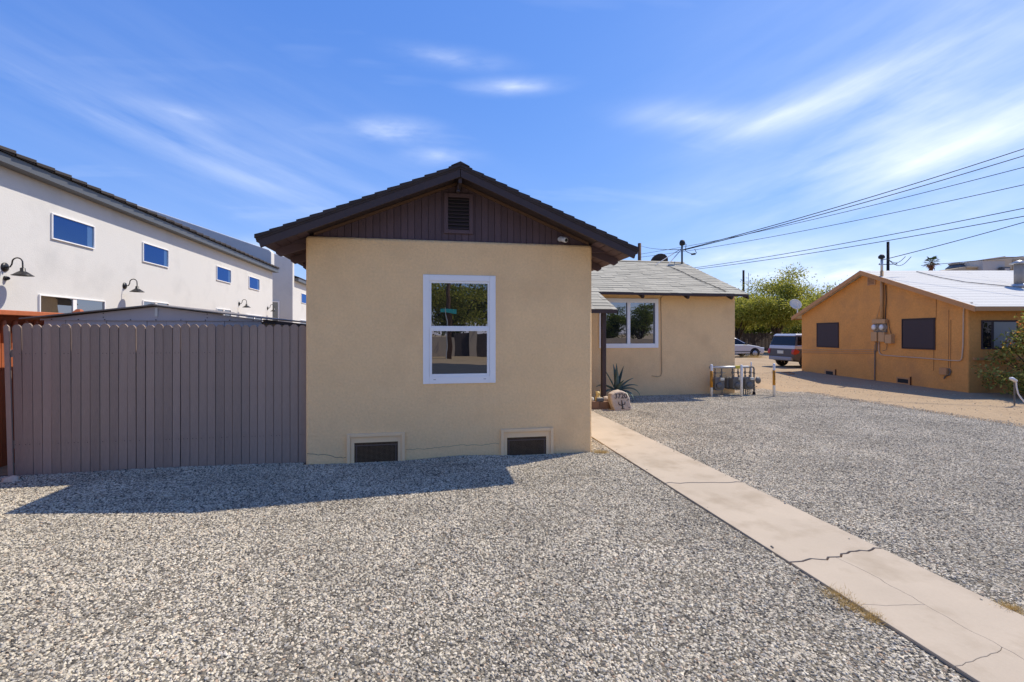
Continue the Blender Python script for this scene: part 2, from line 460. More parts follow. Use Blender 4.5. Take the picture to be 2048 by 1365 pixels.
M['conduit'] = mat('painted conduit', (.55, .42, .30), .6, var=.1, vs=8)
M['galv'] = mat('galvanised steel', (.50, .50, .49), .45, var=.1, vs=8, metal=.6, spec=.5)
M['roofwhite'] = roof_white_mat('white coated shingles')
M['flue'] = mat('flue metal', (.36, .32, .27), .7, var=.2, vs=6)
M['meterglass'] = mat('meter dial', (.72, .74, .72), .25, spec=.6)
M['gasgrey'] = mat('gas meter grey', (.15, .14, .125), .55, var=.1, vs=10, spec=.4)
M['pipe'] = mat('weathered gas pipe', (.17, .155, .13), .7, var=.2, vs=20)
M['paletop'] = mat('meter index cover', (.62, .60, .50), .5)
M['markerwhite'] = mat('marker post plastic', (.78, .77, .74), .5, var=.04)
M['markerorange'] = mat('orange marker sticker', (.62, .27, .03), .5, var=.06)
M['ink'] = mat('printed ink', (.10, .05, .02), .6)
M['yellow'] = mat('yellow valve paint', (.62, .50, .06), .5)
M['rock'] = mat('pale boulder', (.56, .45, .34), .93, var=.16, vs=5, fine=.14, fs=30, bump=.8, bs=22, bd=.02, stain=(.50, .30, .16, .6), stain_s=3, stain_t=.52)
M['engrave'] = mat('engraving paint', (.05, .048, .05), .8)
M['agave'] = mat('agave leaf', (.115, .165, .135), .5, var=.15, vs=6, fine=.08, fs=30, spec=.4)
M['pot'] = mat('brown pot', (.10, .05, .035), .5, var=.1)
M['brick'] = mat('brown border block', (.24, .14, .085), .9, var=.15, vs=6, bump=.4, bs=40)
M['ceramic'] = mat('yellow ceramic', (.70, .52, .20), .4, var=.12, vs=25)
M['greybox'] = mat('grey trough', (.12, .13, .14), .7, var=.1)
M['paleflower'] = mat('pale pebble', (.66, .60, .46), .8, var=.1, rnd=.15)
M['bark'] = mat('bark', (.075, .055, .042), .95, var=.2, vs=6, bump=.6, bs=18, bd=.03)
M['polewood'] = mat('utility pole wood', (.13, .075, .045), .9, var=.2, vs=2, stretch=(8, 8, .3))
M['poledark'] = mat('dark utility pole', (.022, .018, .018), .9, var=.2)
M['wire'] = mat('cable', (.025, .028, .032), .6)
M['dishdark'] = mat('dark dish', (.035, .030, .032), .6)
M['dishwhite'] = mat('pale dish', (.66, .58, .46), .5, var=.05)
M['mesq'] = leaf_mat('mesquite leaves', (.16, .195, .027), (.42, .40, .06), .5, (.50, .44, .09))
M['mesq2'] = leaf_mat('darker mesquite leaves', (.09, .125, .02), (.21, .235, .04), .4)
M['shrub'] = leaf_mat('shrub leaves', (.10, .13, .025), (.46, .46, .12), .4, (.52, .16, .05))
M['palm'] = leaf_mat('palm frond', (.03, .055, .016), (.06, .095, .03), .2)
M['palmdead'] = mat('dead palm skirt', (.22, .10, .05), .9, var=.2)
M['drygrass'] = leaf_mat('dry grass', (.44, .30, .11), (.66, .48, .2), .3)
M['silver'] = mat('silver car paint', (.50, .50, .51), .3, spec=.6, coat=.7)
M['beigecar'] = mat('silver beige car paint', (.54, .52, .50), .32, spec=.6, coat=.7)
M['cladding'] = mat('grey plastic cladding', (.10, .092, .085), .6)
M['carglass'] = glass_mat('car glass', (.008, .009, .014), ior=1.42, wav=0.0)
M['tyre'] = mat('tyre rubber', (.015, .015, .015), .85)
M['rim'] = mat('alloy rim', (.45, .45, .46), .35, metal=.6)
M['redlamp'] = mat('red tail lamp', (.42, .02, .015), .25, spec=.6)
M['plate'] = mat('licence plate', (.62, .62, .52), .5, var=.2, vs=60)
M['commercial'] = mat('beige metal building', (.50, .41, .27), .8, var=.06, vs=.6)
M['hvac'] = mat('beige rooftop unit', (.58, .48, .33), .7, var=.05)
M['duct'] = mat('galvanised duct', (.52, .48, .42), .55, var=.12, vs=1.0)
M['darkwood'] = mat('dark board fence', (.06, .045, .04), .9, var=.25, vs=2, rnd=.25)
M['blockwall'] = mat('tan block wall', (.40, .32, .24), .92, var=.1, vs=1)
M['teal'] = mat('teal sign sheet', (.05, .38, .36), .5)
M['door'] = mat('brown door', (.09, .05, .04), .5, var=.1)
M['whiteplastic'] = mat('white plastic', (.75, .74, .72), .4)

# ------------------------------------------------------------------ ground, gravel, path
def plane(name, mt, x0, x1, y0, y1, z, nx=1, ny=1, zf=None):
    mb = MB()
    xs = np.linspace(x0, x1, nx + 1); ys = np.linspace(y0, y1, ny + 1)
    vs = [(x, y, z + (zf(x, y) if zf else 0)) for y in ys for x in xs]
    fs = [(j * (nx + 1) + i, j * (nx + 1) + i + 1, (j + 1) * (nx + 1) + i + 1, (j + 1) * (nx + 1) + i) for j in range(ny) for i in range(nx)]
    mb.add(vs, fs)
    return mb.build(name, mt, recalc=False)
g = plane('ground', M['dirt'], -700, 700, -700, 700, 0.0); g['kind'] = 'structure'
rd = plane('road', M['asphalt'], -200, 200, -13.5, -4.5, 0.008); rd['kind'] = 'structure'

def lot_edge(y):   # right edge of the gravel lot, uneven
    return 10.75 + 0.16 * mnoise.noise((0.0, y * 0.9, 3.1)) + 0.10 * mnoise.noise((4.0, y * 3.1, 1.0))
def ghump(x, y):
    h = 0.006 * mnoise.noise((x * 0.8, y * 0.8, 0.0)) + 0.003 * mnoise.noise((x * 3, y * 3, 5.0))
    h += 0.035 * math.exp(-((x - 0.45) / 0.55) ** 2 - ((y - 6.48) / 0.17) ** 2)
    h += 0.03 * math.exp(-((x + 3.2) / 1.4) ** 2 - ((y - 6.58) / 0.2) ** 2)
    return h + 0.018
PX0, PX1 = 2.67, 3.56     # concrete path between x = PX0 and PX1
def dens(x, y):
    d = math.hypot(x, y)
    k = 6600 if d < 7.5 else 5000
    if x > 11.3: return max(0.0, 26 + 60 * mnoise.noise((x * .7, y * .7, 2.0)))
    if PX0 < x < PX1: return 60 * max(0.0, 1 - min(x - PX0, PX1 - x) / .10) ** 1.5
    if x > lot_edge(y) - 0.03: k *= max(0.0, 1 - (x - lot_edge(y) + .03) / 0.5) * 0.35
    return k
def gravel_patch_mesh(rects, step, name, mt):
    vs = []; fs = []; dn = []
    for (x0, x1, y0, y1) in rects:
        nx = max(1, round((x1 - x0) / step)); ny = max(1, round((y1 - y0) / step)); b = len(vs)
        for j in range(ny + 1):
            for i in range(nx + 1):
                x = x0 + (x1 - x0) * i / nx; y = y0 + (y1 - y0) * j / ny
                vs.append((x, y, .038 if PX0 < x < PX1 else (.004 if x > 11.3 else ghump(x, y)))); dn.append(dens(x, y))
        for j in range(ny):
            for i in range(nx):
                q = b + j * (nx + 1) + i
                fs.append((q, q + 1, q + nx + 2, q + nx + 1))
    me = bpy.data.meshes.new(name); me.from_pydata(vs, [], fs); me.materials.append(mt)
    at = me.attributes.new('dens', 'FLOAT', 'POINT'); at.data.foreach_set('value', dn)
    return me
rects = [(-7.5, PX0 - .005, -3.5, 6.53), (-5.45, -1.62, 6.53, 6.72), (2.36, PX0 - .005, 6.53, 10.0), (PX1 + .005, 10.75, -3.5, 12.17), (8.74, 10.3, 12.17, 13.0)]
# bed: a solid gravel layer, its right border uneven
def bed():
    me = gravel_patch_mesh(rects, 0.25, 'gravel_bed', M['gravelbed'])
    for v in me.vertices:
        if v.co.x > 10.7: v.co.x = lot_edge(v.co.y)
    o = bpy.data.objects.new('gravel_bed', me); col.objects.link(o); o['kind'] = 'structure'
bed()
def stone_proto(N, L, sink):
    shapes = [tuple(q * .70 for q in t) for t in ((.0125, .0095, .0065), (.0105, .0090, .0070), (.0145, .0085, .0060), (.0100, .0075, .0060), (.0125, .0105, .0080))]
    for k, s in enumerate(shapes):
        ic = N.new('GeometryNodeMeshIcoSphere'); ic.inputs['Radius'].default_value = 1.0; ic.inputs['Subdivisions'].default_value = 1 if k % 2 else 2
        nz = N.new('ShaderNodeTexNoise'); nz.noise_dimensions = '4D'; nz.inputs['W'].default_value = k * 7.3; nz.inputs['Scale'].default_value = 1.1; nz.inputs['Detail'].default_value = 1.0
        sub = N.new('ShaderNodeVectorMath'); sub.operation = 'SUBTRACT'; sub.inputs[1].default_value = (.5, .5, .5)
        mul = N.new('ShaderNodeVectorMath'); mul.operation = 'SCALE'; mul.inputs['Scale'].default_value = 1.5
        L.new(nz.outputs['Color'], sub.inputs[0]); L.new(sub.outputs[0], mul.inputs[0])
        sp = N.new('GeometryNodeSetPosition'); L.new(ic.outputs['Mesh'], sp.inputs['Geometry']); L.new(mul.outputs[0], sp.inputs['Offset'])
        tr = N.new('GeometryNodeTransform'); tr.inputs['Scale'].default_value = s; L.new(sp.outputs[0], tr.inputs['Geometry'])
        sm = N.new('GeometryNodeSetMaterial'); sm.inputs['Material'].default_value = M['gravel']; L.new(tr.outputs[0], sm.inputs['Geometry'])
        L.new(sm.outputs[0], sink)
def scatter(N, L, mesh_sock, dens_sock, seed):
    dp = N.new('GeometryNodeDistributePointsOnFaces'); dp.distribute_method = 'RANDOM'; dp.inputs['Seed'].default_value = seed
    L.new(mesh_sock, dp.inputs['Mesh'])
    if isinstance(dens_sock, (int, float)): dp.inputs['Density'].default_value = dens_sock
    else: L.new(dens_sock, dp.inputs['Density'])
    g2i = N.new('GeometryNodeGeometryToInstance'); stone_proto(N, L, g2i.inputs[0])
    iop = N.new('GeometryNodeInstanceOnPoints')
    rr = N.new('FunctionNodeRandomValue'); rr.data_type = 'FLOAT_VECTOR'; rr.inputs[0].default_value = (-.55, -.55, 0); rr.inputs[1].default_value = (.55, .55, 6.283); rr.inputs['Seed'].default_value = seed
    rs = N.new('FunctionNodeRandomValue'); rs.data_type = 'FLOAT'; rs.inputs[2].default_value = .55; rs.inputs[3].default_value = 1.5; rs.inputs['Seed'].default_value = seed + 3
    L.new(dp.outputs['Points'], iop.inputs['Points']); L.new(g2i.outputs[0], iop.inputs['Instance'])
    iop.inputs['Pick Instance'].default_value = True
    L.new(rr.outputs[0], iop.inputs['Rotation']); L.new(rs.outputs[1], iop.inputs['Scale'])
    return iop.outputs[0]
def new_gn(name):
    ng = bpy.data.node_groups.new(name, 'GeometryNodeTree')
    ng.interface.new_socket('Geometry', in_out='INPUT', socket_type='NodeSocketGeometry')
    ng.interface.new_socket('Geometry', in_out='OUTPUT', socket_type='NodeSocketGeometry')
    return ng, ng.nodes, ng.links, ng.nodes.new('NodeGroupInput'), ng.nodes.new('NodeGroupOutput')
TS = 0.5
def stones():
    # half-metre patches of loose stones laid side by side over the bed, turned at random
    pts = []
    def lay(x0, nx, y0, ny):
        for i in range(nx):
            for j in range(ny):
                x = x0 + (i + .5) * TS; y = y0 + (j + .5) * TS
                if x > 3 and x + .25 > 10.6: continue
                pts.append((x, y, ghump(x, y) - .001))
    lay(2.655 - 19 * TS, 19, 6.02 - 13 * TS, 13)
    lay(3.577, 14, 12.17 - 26 * TS, 26)
    me = bpy.data.meshes.new('gravel_stones'); me.from_pydata(pts, [], [])
    o = bpy.data.objects.new('gravel_stones', me); col.objects.link(o)
    tag(o, 'loose grey and tan gravel covering the front lot', 'gravel', kind='stuff')
    ng, N, L, gi, go = new_gn('gravel_patches')
    g2 = N.new('GeometryNodeGeometryToInstance')
    for k in range(4):
        gr = N.new('GeometryNodeMeshGrid'); gr.inputs['Size X'].default_value = TS; gr.inputs['Size Y'].default_value = TS; gr.inputs['Vertices X'].default_value = 2; gr.inputs['Vertices Y'].default_value = 2
        rl = N.new('GeometryNodeRealizeInstances'); L.new(scatter(N, L, gr.outputs['Mesh'], 6600.0, 11 + 7 * k), rl.inputs[0])
        L.new(rl.outputs[0], g2.inputs[0])
    iop = N.new('GeometryNodeInstanceOnPoints'); iop.inputs['Pick Instance'].default_value = True
    ri = N.new('FunctionNodeRandomValue'); ri.data_type = 'INT'; ri.inputs[4].default_value = 0; ri.inputs[5].default_value = 3; ri.inputs['Seed'].default_value = 8
    mu = N.new('ShaderNodeMath'); mu.operation = 'MULTIPLY'; mu.inputs[1].default_value = math.pi / 2
    cx = N.new('ShaderNodeCombineXYZ'); L.new(ri.outputs[2], mu.inputs[0]); L.new(mu.outputs[0], cx.inputs[2])
    L.new(gi.outputs[0], iop.inputs['Points']); L.new(g2.outputs[0], iop.inputs['Instance']); L.new(cx.outputs[0], iop.inputs['Rotation'])
    L.new(iop.outputs[0], go.inputs[0])
    md = o.modifiers.new('scatter', 'NODES'); md.node_group = ng
    # narrow strips and the ragged right border, stone by stone
    strips = [(-5.4, -1.62, 6.52, 6.64), (-6.85, PX0 - .012, 6.02, 6.52), (PX0 + .004, PX0 + .104, .6, 10.0), (PX1 - .104, PX1 - .004, .6, 11.0), (2.38, PX0 - .012, 6.52, 10.0), (10.5, 11.3, .6, 12.17), (8.74, 10.3, 12.17, 13.1), (11.31, 15.3, 5.5, 19.5)]
    me = gravel_patch_mesh(strips, 0.05, 'gravel_fringe', M['gravel'])
    o = bpy.data.objects.new('gravel_fringe', me); col.objects.link(o)
    tag(o, 'scattered gravel along the right border of the lot and beside the house', 'gravel', kind='stuff')
    ng, N, L, gi, go = new_gn('gravel_fringe')
    na = N.new('GeometryNodeInputNamedAttribute'); na.data_type = 'FLOAT'; na.inputs['Name'].default_value = 'dens'
    rl = N.new('GeometryNodeRealizeInstances'); L.new(scatter(N, L, gi.outputs[0], na.outputs[0], 77), rl.inputs[0])
    L.new(rl.outputs[0], go.inputs[0])
    md = o.modifiers.new('scatter', 'NODES'); md.node_group = ng
stones()

# concrete path: slabs divided by jagged cracks
path = bpy.data.objects.new('path', None); col.objects.link(path); path['kind'] = 'structure'; ROOTM['path'] = Matrix.Identity(4)
def jag(p, q, n, amp, seed):
    rr = random.Random(seed); p = Vector(p); q = Vector(q); d = q - p; nn = Vector((-d.y, d.x)).normalized()
    pts = []; off = 0
    for i in range(n + 1):
        t = i / n
        off = 0.7 * off + rr.uniform(-amp, amp)
        pts.append(p + d * t + nn * (off if 0 < i < n else 0))
    return pts
def slab(poly, name='slab', z1=0.036):
    c = Vector((0, 0))
    for p in poly: c += Vector(p)
    c /= len(poly)
    pr = [Vector((p[0], p[1], -0.05)) for p in poly]
    o = MB().prism(pr, (0, 0, 0.05 + z1)).build(name, M['concrete'], path)
    add_bevel(o, 0.004, 2)
    return o
def sh(pts, dy): return [Vector((p.x, p.y + dy)) for p in pts]
j0 = jag((PX0, 8.10), (PX1, 8.22), 8, .010, 1)
j1 = jag((PX0, 4.98), (PX1, 4.86), 16, .016, 2)
j2 = jag((PX0, 3.10), (PX1, 3.17), 18, .028, 3)
slab([(PX0, 11.6), (PX0, 8.10)] [::1] + [tuple(p) for p in sh(j0, .003)[1:]] + [(PX1, 11.6)], z1=.034)
slab([tuple(p) for p in sh(j0, -.003)] [::-1] + [tuple(p) for p in sh(j1, .007)])
slab([tuple(p) for p in sh(j1, -.007)] [::-1] + [tuple(p) for p in sh(j2, .010)], z1=.034)
# the nearest slab is broken along a long hairline and two branches
w = .0008
top = sh(j2, -.010)
k0 = min(range(len(top)), key=lambda i: abs(top[i].x - 3.07))
crA = [top[k0].copy()] + jag((3.085, 3.0), (3.09, 1.2), 40, .010, 5)[1:]
def near(y): return min(range(len(crA)), key=lambda i: abs(crA[i].y - y))
i1, i2 = near(2.48), near(2.05)
b1 = jag((PX0, 2.53), tuple(crA[i1]), 10, .008, 6)
b2 = jag((PX0, 1.98), tuple(crA[i2]), 10, .010, 7)
slab([tuple(p) for p in top[:k0 + 1]] + [(p.x - w, p.y) for p in crA[1:i1 + 1]] + [(p.x, p.y + w) for p in b1[::-1][1:]], z1=.036)
slab([(p.x, p.y - w) for p in b1] + [(p.x - w, p.y) for p in crA[i1 + 1:i2 + 1]] + [(p.x, p.y + w) for p in b2[::-1][1:]], z1=.0365)
slab([(p.x, p.y - w) for p in b2] + [(p.x - w, p.y) for p in crA[i2 + 1:]] + [(3.09 - w, -4.0), (PX0, -4.0)], z1=.036)
slab([(top[k0].x + w, top[k0].y)] + [tuple(p) for p in top[k0 + 1:]] + [(PX1, -4.0), (3.09 + w, -4.0)] + [(p.x + w, p.y) for p in crA[::-1][:-1]], z1=.0352)

# ------------------------------------------------------------------ the tan stucco house
WX0, WX1, WY = -1.59, 2.355, 6.54
RC, RH, RS, RT = 0.41, 2.46, 0.412, 3.955         # ridge x, half span, slope, ridge height
def zr(x): return RT - RS * abs(x - RC)
house = thing('stucco_house', 'tan stucco house with dark brown front gable and grey shingled rear wing', 'house', (RC, WY, 0))

def rounded_box_wall(x0, x1, y0, y1, z0, z1, r, name, mt, parent):
    o = MB().box(x0, x1, y0, y1, z0, z1).build(name, mt, parent)
    add_bevel(o, r, 4)
    return o
rounded_box_wall(WX0, WX1, WY, 12.25, -.1, 3.035, .045, 'wall', M['stucco'], house)
# rear wing
RWX1, RWY0, RWY1 = 8.71, 12.2, 18.3
REY, REZ, RRY, RRZ = 11.75, 2.86, 15.17, 4.25
rsl = (RRZ - REZ) / (RRY - REY)
def zrr(y): return REZ + rsl * (y - REY) if y <= RRY else RRZ - rsl * (y - RRY)
ww = MB().prism([(-1.7, RWY0, -.1), (-1.7, RWY1, -.1), (-1.7, RWY1, zrr(RWY1) - .10), (-1.7, RRY, RRZ - .10), (-1.7, RWY0, zrr(RWY0) - .10)], (RWX1 + 1.7, 0, 0))
ww.build('rear_wall', M['stucco'], house, bevel=.02)

# front gable boards
GY = 6.60
vent = (onY(888, 468, GY).x, onY(946, 468, GY).x, 3.14, 3.70)
MB().prism([(RC - 2.2, GY + .03, 2.95), (RC + 2.2, GY + .03, 2.95), (RC, GY + .03, RT - .10)], (0, .05, 0)).build('gable_backing', M['brown'], house)
pitch = 0.0925
n = int(4.0 / pitch)
for i in range(n):
    xa = WX0 + .02 + i * pitch; xb = xa + pitch - .006
    if xb > WX1 - .01: break
    za, zb = zr(xa) - .13, zr(xb) - .13
    top = []
    if xa < RC < xb: top = [(RC, RT - .13)]
    z0 = 3.0
    if min(za, zb) < z0 + .02: continue
    dy = random.uniform(0, .004)
    poly = [(xa, GY - dy, z0), (xb, GY - dy, z0), (xb, GY - dy, zb)] + [(t[0], GY - dy, t[1]) for t in top] + [(xa, GY - dy, za)]
    MB().prism(poly, (0, .028, 0)).build('gable_board', M['brown'], house)
# gable vent: frame and louvres
vf = thing
vx0, vx1, vz0, vz1 = vent
gv = MB(); fw = .055
gv.box(vx0, vx0 + fw, GY - .03, GY - .005, vz0, vz1); gv.box(vx1 - fw, vx1, GY - .03, GY - .005, vz0, vz1)
gv.box(vx0 + fw, vx1 - fw, GY - .03, GY - .005, vz1 - fw, vz1); gv.box(vx0 + fw, vx1 - fw, GY - .03, GY - .005, vz0, vz0 + fw)
gvo = gv.build('gable_vent', M['brown'], house, bevel=.004)
box('vent_backing', M['black'], gvo, vx0 + fw, vx1 - fw, GY - .008, GY - .005, vz0 + fw, vz1 - fw)
nl = 9
for i in range(nl):
    zc = vz0 + fw + (i + .5) * (vz1 - vz0 - 2 * fw) / nl
    MB().hexa([(vx0 + fw, GY - .036, zc - .016), (vx1 - fw, GY - .036, zc - .016), (vx1 - fw, GY - .012, zc + .014), (vx0 + fw, GY - .012, zc + .014),
               (vx0 + fw, GY - .036, zc - .008), (vx1 - fw, GY - .036, zc - .008), (vx1 - fw, GY - .012, zc + .021), (vx0 + fw, GY - .012, zc + .021)]).build('slat', M['rake'], gvo)

# front wing roof
FY0, FY1 = 6.10, 14.6
for s in (-1, 1):
    e = RC + s * RH
    MB().prism([(RC, FY0 + .03, RT - .05), (e, FY0 + .03, zr(e) - .05), (e, FY0 + .03, zr(e) - .085), (RC, FY0 + .03, RT - .085)], (0, FY1 - FY0 - .03, 0)).build('roof_deck', M['rake'], house)
    # shingle courses, each a thin wedge lapping the one below
    nc = 16
    for k in range(nc):
        a = RH - k * RH / nc + (.012 if k == 0 else 0); b = RH - (k + 1) * RH / nc - .02
        b = max(b, 0)
        xa, xb = RC + s * a, RC + s * b
        jit = random.uniform(-.006, .006)
        MB().prism([(xa, FY0 + jit, zr(xa) - .040), (xa, FY0 + jit, zr(xa) + .006), (xb, FY0 + jit, zr(xb) - .012), (xb, FY0 + jit, zr(xb) - .045)],
                   (0, FY1 - FY0, 0)).build('shingle_course', M['dshingle'], house)
    MB().prism([(RC, FY0 + .012, RT - .040), (e, FY0 + .012, zr(e) - .040), (e, FY0 + .012, zr(e) - .068), (RC, FY0 + .012, RT - .068)], (0, .022, 0)).build('drip_edge', M['dshingle'], house)
    # rake board
    xt = RC + s * (RH - .02)
    MB().prism([(RC + s * .004, FY0 + .02, RT - .069), (xt, FY0 + .02, zr(xt) - .069), (xt - s * .03, FY0 + .02, zr(xt) - .160), (RC + s * .004, FY0 + .02, RT - .172)], (0, .035, 0)).build('rake_board', M['rake'], house, bevel=.004)
    # frieze board against the gable, follows the slope
    xw = RC + s * 1.90
    MB().prism([(RC, GY - .03, RT - .092), (xw, GY - .03, zr(xw) - .092), (xw, GY - .03, zr(xw) - .128), (RC, GY - .03, RT - .128)], (0, .03, 0)).build('frieze_board', M['frieze'], house)
    # rafters with cut tails and soffit boards under the side eaves
    for k in range(9):
        y = 6.70 + k * .69
        xi = RC + s * 1.85; xo = RC + s * (RH - .05)
        MB().prism([(xi, y, zr(xi) - .095), (xo, y, zr(xo) - .095), (xo, y, zr(xo) - .15), (xo - s * .05, y, zr(xo) - .185), (xi, y, zr(xi) - .235)], (0, .045, 0)).build('rafter', M['brown'], house)
    for k in range(4):
        xa = RC + s * (RH - .01 - k * .125); xb = RC + s * (RH - .01 - k * .125 - .115)
        MB().prism([(xa, FY0 + .06, zr(xa) - .086), (xb, FY0 + .06, zr(xb) - .086), (xb, FY0 + .06, zr(xb) - .094), (xa, FY0 + .06, zr(xa) - .094)], (0, 5.6, 0)).build('soffit_board', M['brown'], house)
    # ridge cap
MB().prism([(RC - .12, FY0 - .005, RT - .035), (RC, FY0 - .005, RT + .022), (RC + .12, FY0 - .005, RT - .035), (RC, FY0 - .005, RT - .01)], (0, FY1 - FY0, 0)).build('ridge_cap', M['dshingle'], house)
rb = box('ridge_beam', M['rake'], house, RC - .022, RC + .022, FY0 + .058, GY, RT - .24, RT - .10)
MB().lathe([(.012, 0), (.014, -.05), (.030, -.075), (.032, -.09)], (RC - .02, FY0 + .16, RT - .24), 10).build('finial', M['rake'], house)

# front window (single hung)
fwx0, fwx1, fwz0, fwz1 = onY(846, 0, WY).x, onY(991, 0, WY).x, 1.055, 2.555
def rect_frame(mb, x0, x1, z0, z1, wl, wr, wb, wt, y0, y1):
    mb.box(x0, x0 + wl, y0, y1, z0, z1); mb.box(x1 - wr, x1, y0, y1, z0, z1)
    mb.box(x0 + wl, x1 - wr, y0, y1, z1 - wt, z1); mb.box(x0 + wl, x1 - wr, y0, y1, z0, z0 + wb)
    return mb
win = rect_frame(MB(), fwx0, fwx1, fwz0, fwz1, .085, .085, .10, .085, WY - .018, WY + .05).build('window', M['vinyl'], house, bevel=.006)
rect_frame(MB(), fwx0 + .085, fwx1 - .085, 1.80, fwz1 - .085, .028, .028, .05, .028, WY - .006, WY + .04).build('sash', M['vinyl'], win, bevel=.003)
rect_frame(MB(), fwx0 + .087, fwx1 - .087, fwz0 + .10, 1.83, .034, .034, .034, .05, WY - .012, WY + .03).build('sash', M['vinyl'], win, bevel=.003)
box('pane', M['glass'], win, fwx0 + .113, fwx1 - .113, WY - .001, WY + .003, 1.85, fwz1 - .113)
box('pane', M['glass'], win, fwx0 + .121, fwx1 - .121, WY - .003, WY + .001, fwz0 + .134, 1.78)
for xx in (fwx0 + .14, fwx1 - .17):
    box('weep_slot', M['greybox'], win, xx, xx + .035, WY - .0195, WY - .017, fwz0 + .055, fwz0 + .061)

# crawl space vents with framed screens
for (ua, ub, ia, ib, zt) in ((694, 810, 709, 796, .41), (1001, 1106, 1014, 1092, .40)):
    xa, xb = onY(ua, 0, WY).x, onY(ub, 0, WY).x; ja, jb = onY(ia, 0, WY).x, onY(ib, 0, WY).x
    cv = MB()
    cv.box(xa, xa + .045, WY - .035, WY + .01, -.03, zt); cv.box(xb - .045, xb, WY - .035, WY + .01, -.03, zt); cv.box(xa + .045, xb - .045, WY - .035, WY + .01, zt - .045, zt)
    cvo = cv.build('crawl_vent', M['stucco_trim'], house, bevel=.006)
    box('vent_sill', M['stucco_trim'], cvo, xa + .045, xb - .045, WY - .03, WY + .01, -.03, .022)
    iz = zt - .125
    inner = MB(); inner.box(xa + .045, ja, WY - .014, WY + .004, .02, zt - .045); inner.box(jb, xb - .045, WY - .014, WY + .004, .02, zt - .045); inner.box(ja, jb, WY - .014, WY + .004, iz, zt - .045)
    inner.build('vent_surround', M['stucco_trim'], cvo, bevel=.004)
    box('screen', M['screen'], cvo, ja, jb, WY - .009, WY - .004, .015, iz)
    lip = MB(); lip.box(ja, jb, WY - .013, WY - .0095, iz - .045, iz - .03); lip.box(ja + .02, ja + .032, WY - .013, WY - .0095, .02, iz - .045); lip.box(jb - .032, jb - .02, WY - .013, WY - .0095, .02, iz - .045)
    lip.build('inner_frame', mat('vent inner frame', (.13, .09, .07), .8), cvo)

# rear wing roof: deck, fascia, tails, single shingles
RX0, RX1 = -1.95, 8.80
MB().prism([(RX0, REY, REZ - .03), (RX0, RRY, RRZ - .03), (RX0, 18.75, zrr(18.75) - .03), (RX0, 18.75, zrr(18.75) - .07), (RX0, RRY, RRZ - .07), (RX0, REY, REZ - .07)], (RX1 - RX0, 0, 0)).build('rear_roof_deck', M['rake'], house)
box('fascia', M['rake'], house, 2.2, RX1 - .01, REY - .022, REY - .001, REZ - .088, REZ - .022)
for x in (3.0, 4.32, 5.64, 6.96, 8.28):
    MB().prism([(x, REY + .005, REZ - .071), (x, REY + .005, REZ - .13), (x, REY + .05, REZ - .17), (x, RWY0 + .02, zrr(RWY0) - .15), (x, RWY0 + .02, zrr(RWY0) - .071)], (.06, 0, 0)).build('rafter_tail', M['rake'], house)
MB().prism([(RX1 - .03, REY - .02, REZ - .072), (RX1 - .03, RRY, RRZ - .072), (RX1 - .03, RRY, RRZ - .20), (RX1 - .03, REY - .02, REZ - .16)], (.028, 0, 0)).build('rake_board', M['rake'], house)
MB().prism([(RX1 - .031, 18.72, zrr(18.72) - .072), (RX1 - .031, RRY, RRZ - .072), (RX1 - .031, RRY, RRZ - .20), (RX1 - .031, 18.72, zrr(18.72) - .17)], (.028, 0, 0)).build('rake_board', M['rake'], house)
# tail of the first rafter past the corner, seen under the eave end
ang = math.atan(rsl)
def shingle_mesh(w, l, t, name):
    mb = MB()
    mb.hexa([(0, 0, 0), (w, 0, 0), (w, l, 0), (0, l, 0), (0, 0, t), (w, 0, t), (w, l, .003), (0, l, .003)])
    return mb.mesh(name, M['gshingle'])
NCO = 18; expo = math.hypot(RRY - REY, RRZ - REZ) / NCO; TW = .42
SM = [shingle_mesh(TW - .006, expo + .05, t, 'shingle') for t in (.009, .013, .018)] 
SMh = [shingle_mesh(TW * .55, expo + .05, t, 'shingle') for t in (.009, .015)]
hinv = rootm(house).inverted()
spots = []
def shingle_rows(x0, x1, y_e, z_e, rows, ang, ex):
    for k in range(rows):
        yb = y_e - .02 + k * ex * math.cos(ang); zb = z_e - .026 + k * ex * math.sin(ang)
        x = x0 - random.uniform(0, TW)
        while x < x1 - .02:
            narrow = random.random() < .3
            wv = TW * .55 if narrow else TW
            me = random.choice(SMh if narrow else SM)
            xx = x; sc = 1.0
            ww_ = TW * .55 if narrow else TW - .006
            if xx < x0: sc = (xx + ww_ - x0) / ww_; xx = x0
            if xx + ww_ * sc > x1: sc = (x1 - xx) / ww_
            if sc > .1:
                yy = yb + random.uniform(-.012, .012) * math.cos(ang)
                spots.append((xx, yy, zb + (yy - yb) * math.tan(ang), ang, sc, me))
            x += wv
shingle_rows(2.35, RX1 + .012, REY, REZ, NCO, ang, expo)
# porch roof between the wings
PRX1 = 4.37; PE = (10.47, 2.335)
pang = math.atan((REZ - PE[1]) / (REY - PE[0]))
MB().prism([(2.3, PE[0], PE[1] - .03), (2.3, REY + .3, REZ + .3 * rsl - .035), (2.3, REY + .3, REZ + .3 * rsl - .075), (2.3, PE[0], PE[1] - .07)], (PRX1 - 2.3, 0, 0)).build('porch_roof_deck', M['rake'], house)
box('porch_fascia', M['rake'], house, 2.36, PRX1 + .01, PE[0] - .03, PE[0] - .001, PE[1] - .115, PE[1] - .03)
pl = math.hypot(REY - PE[0], REZ - PE[1])
shingle_rows(2.37, PRX1 + .012, PE[0], PE[1], 6, pang, pl / 6)
spots.sort(key=lambda q: math.hypot(q[0], q[1]) - (2.0 if q[0] > 2.9 else -20))
for (x, y, z, a, sc, me) in spots[:300]:
    piece('shingle', me, house, hinv @ Vector((x, y, z)), (a, 0, 0), (sc, 1, 1))
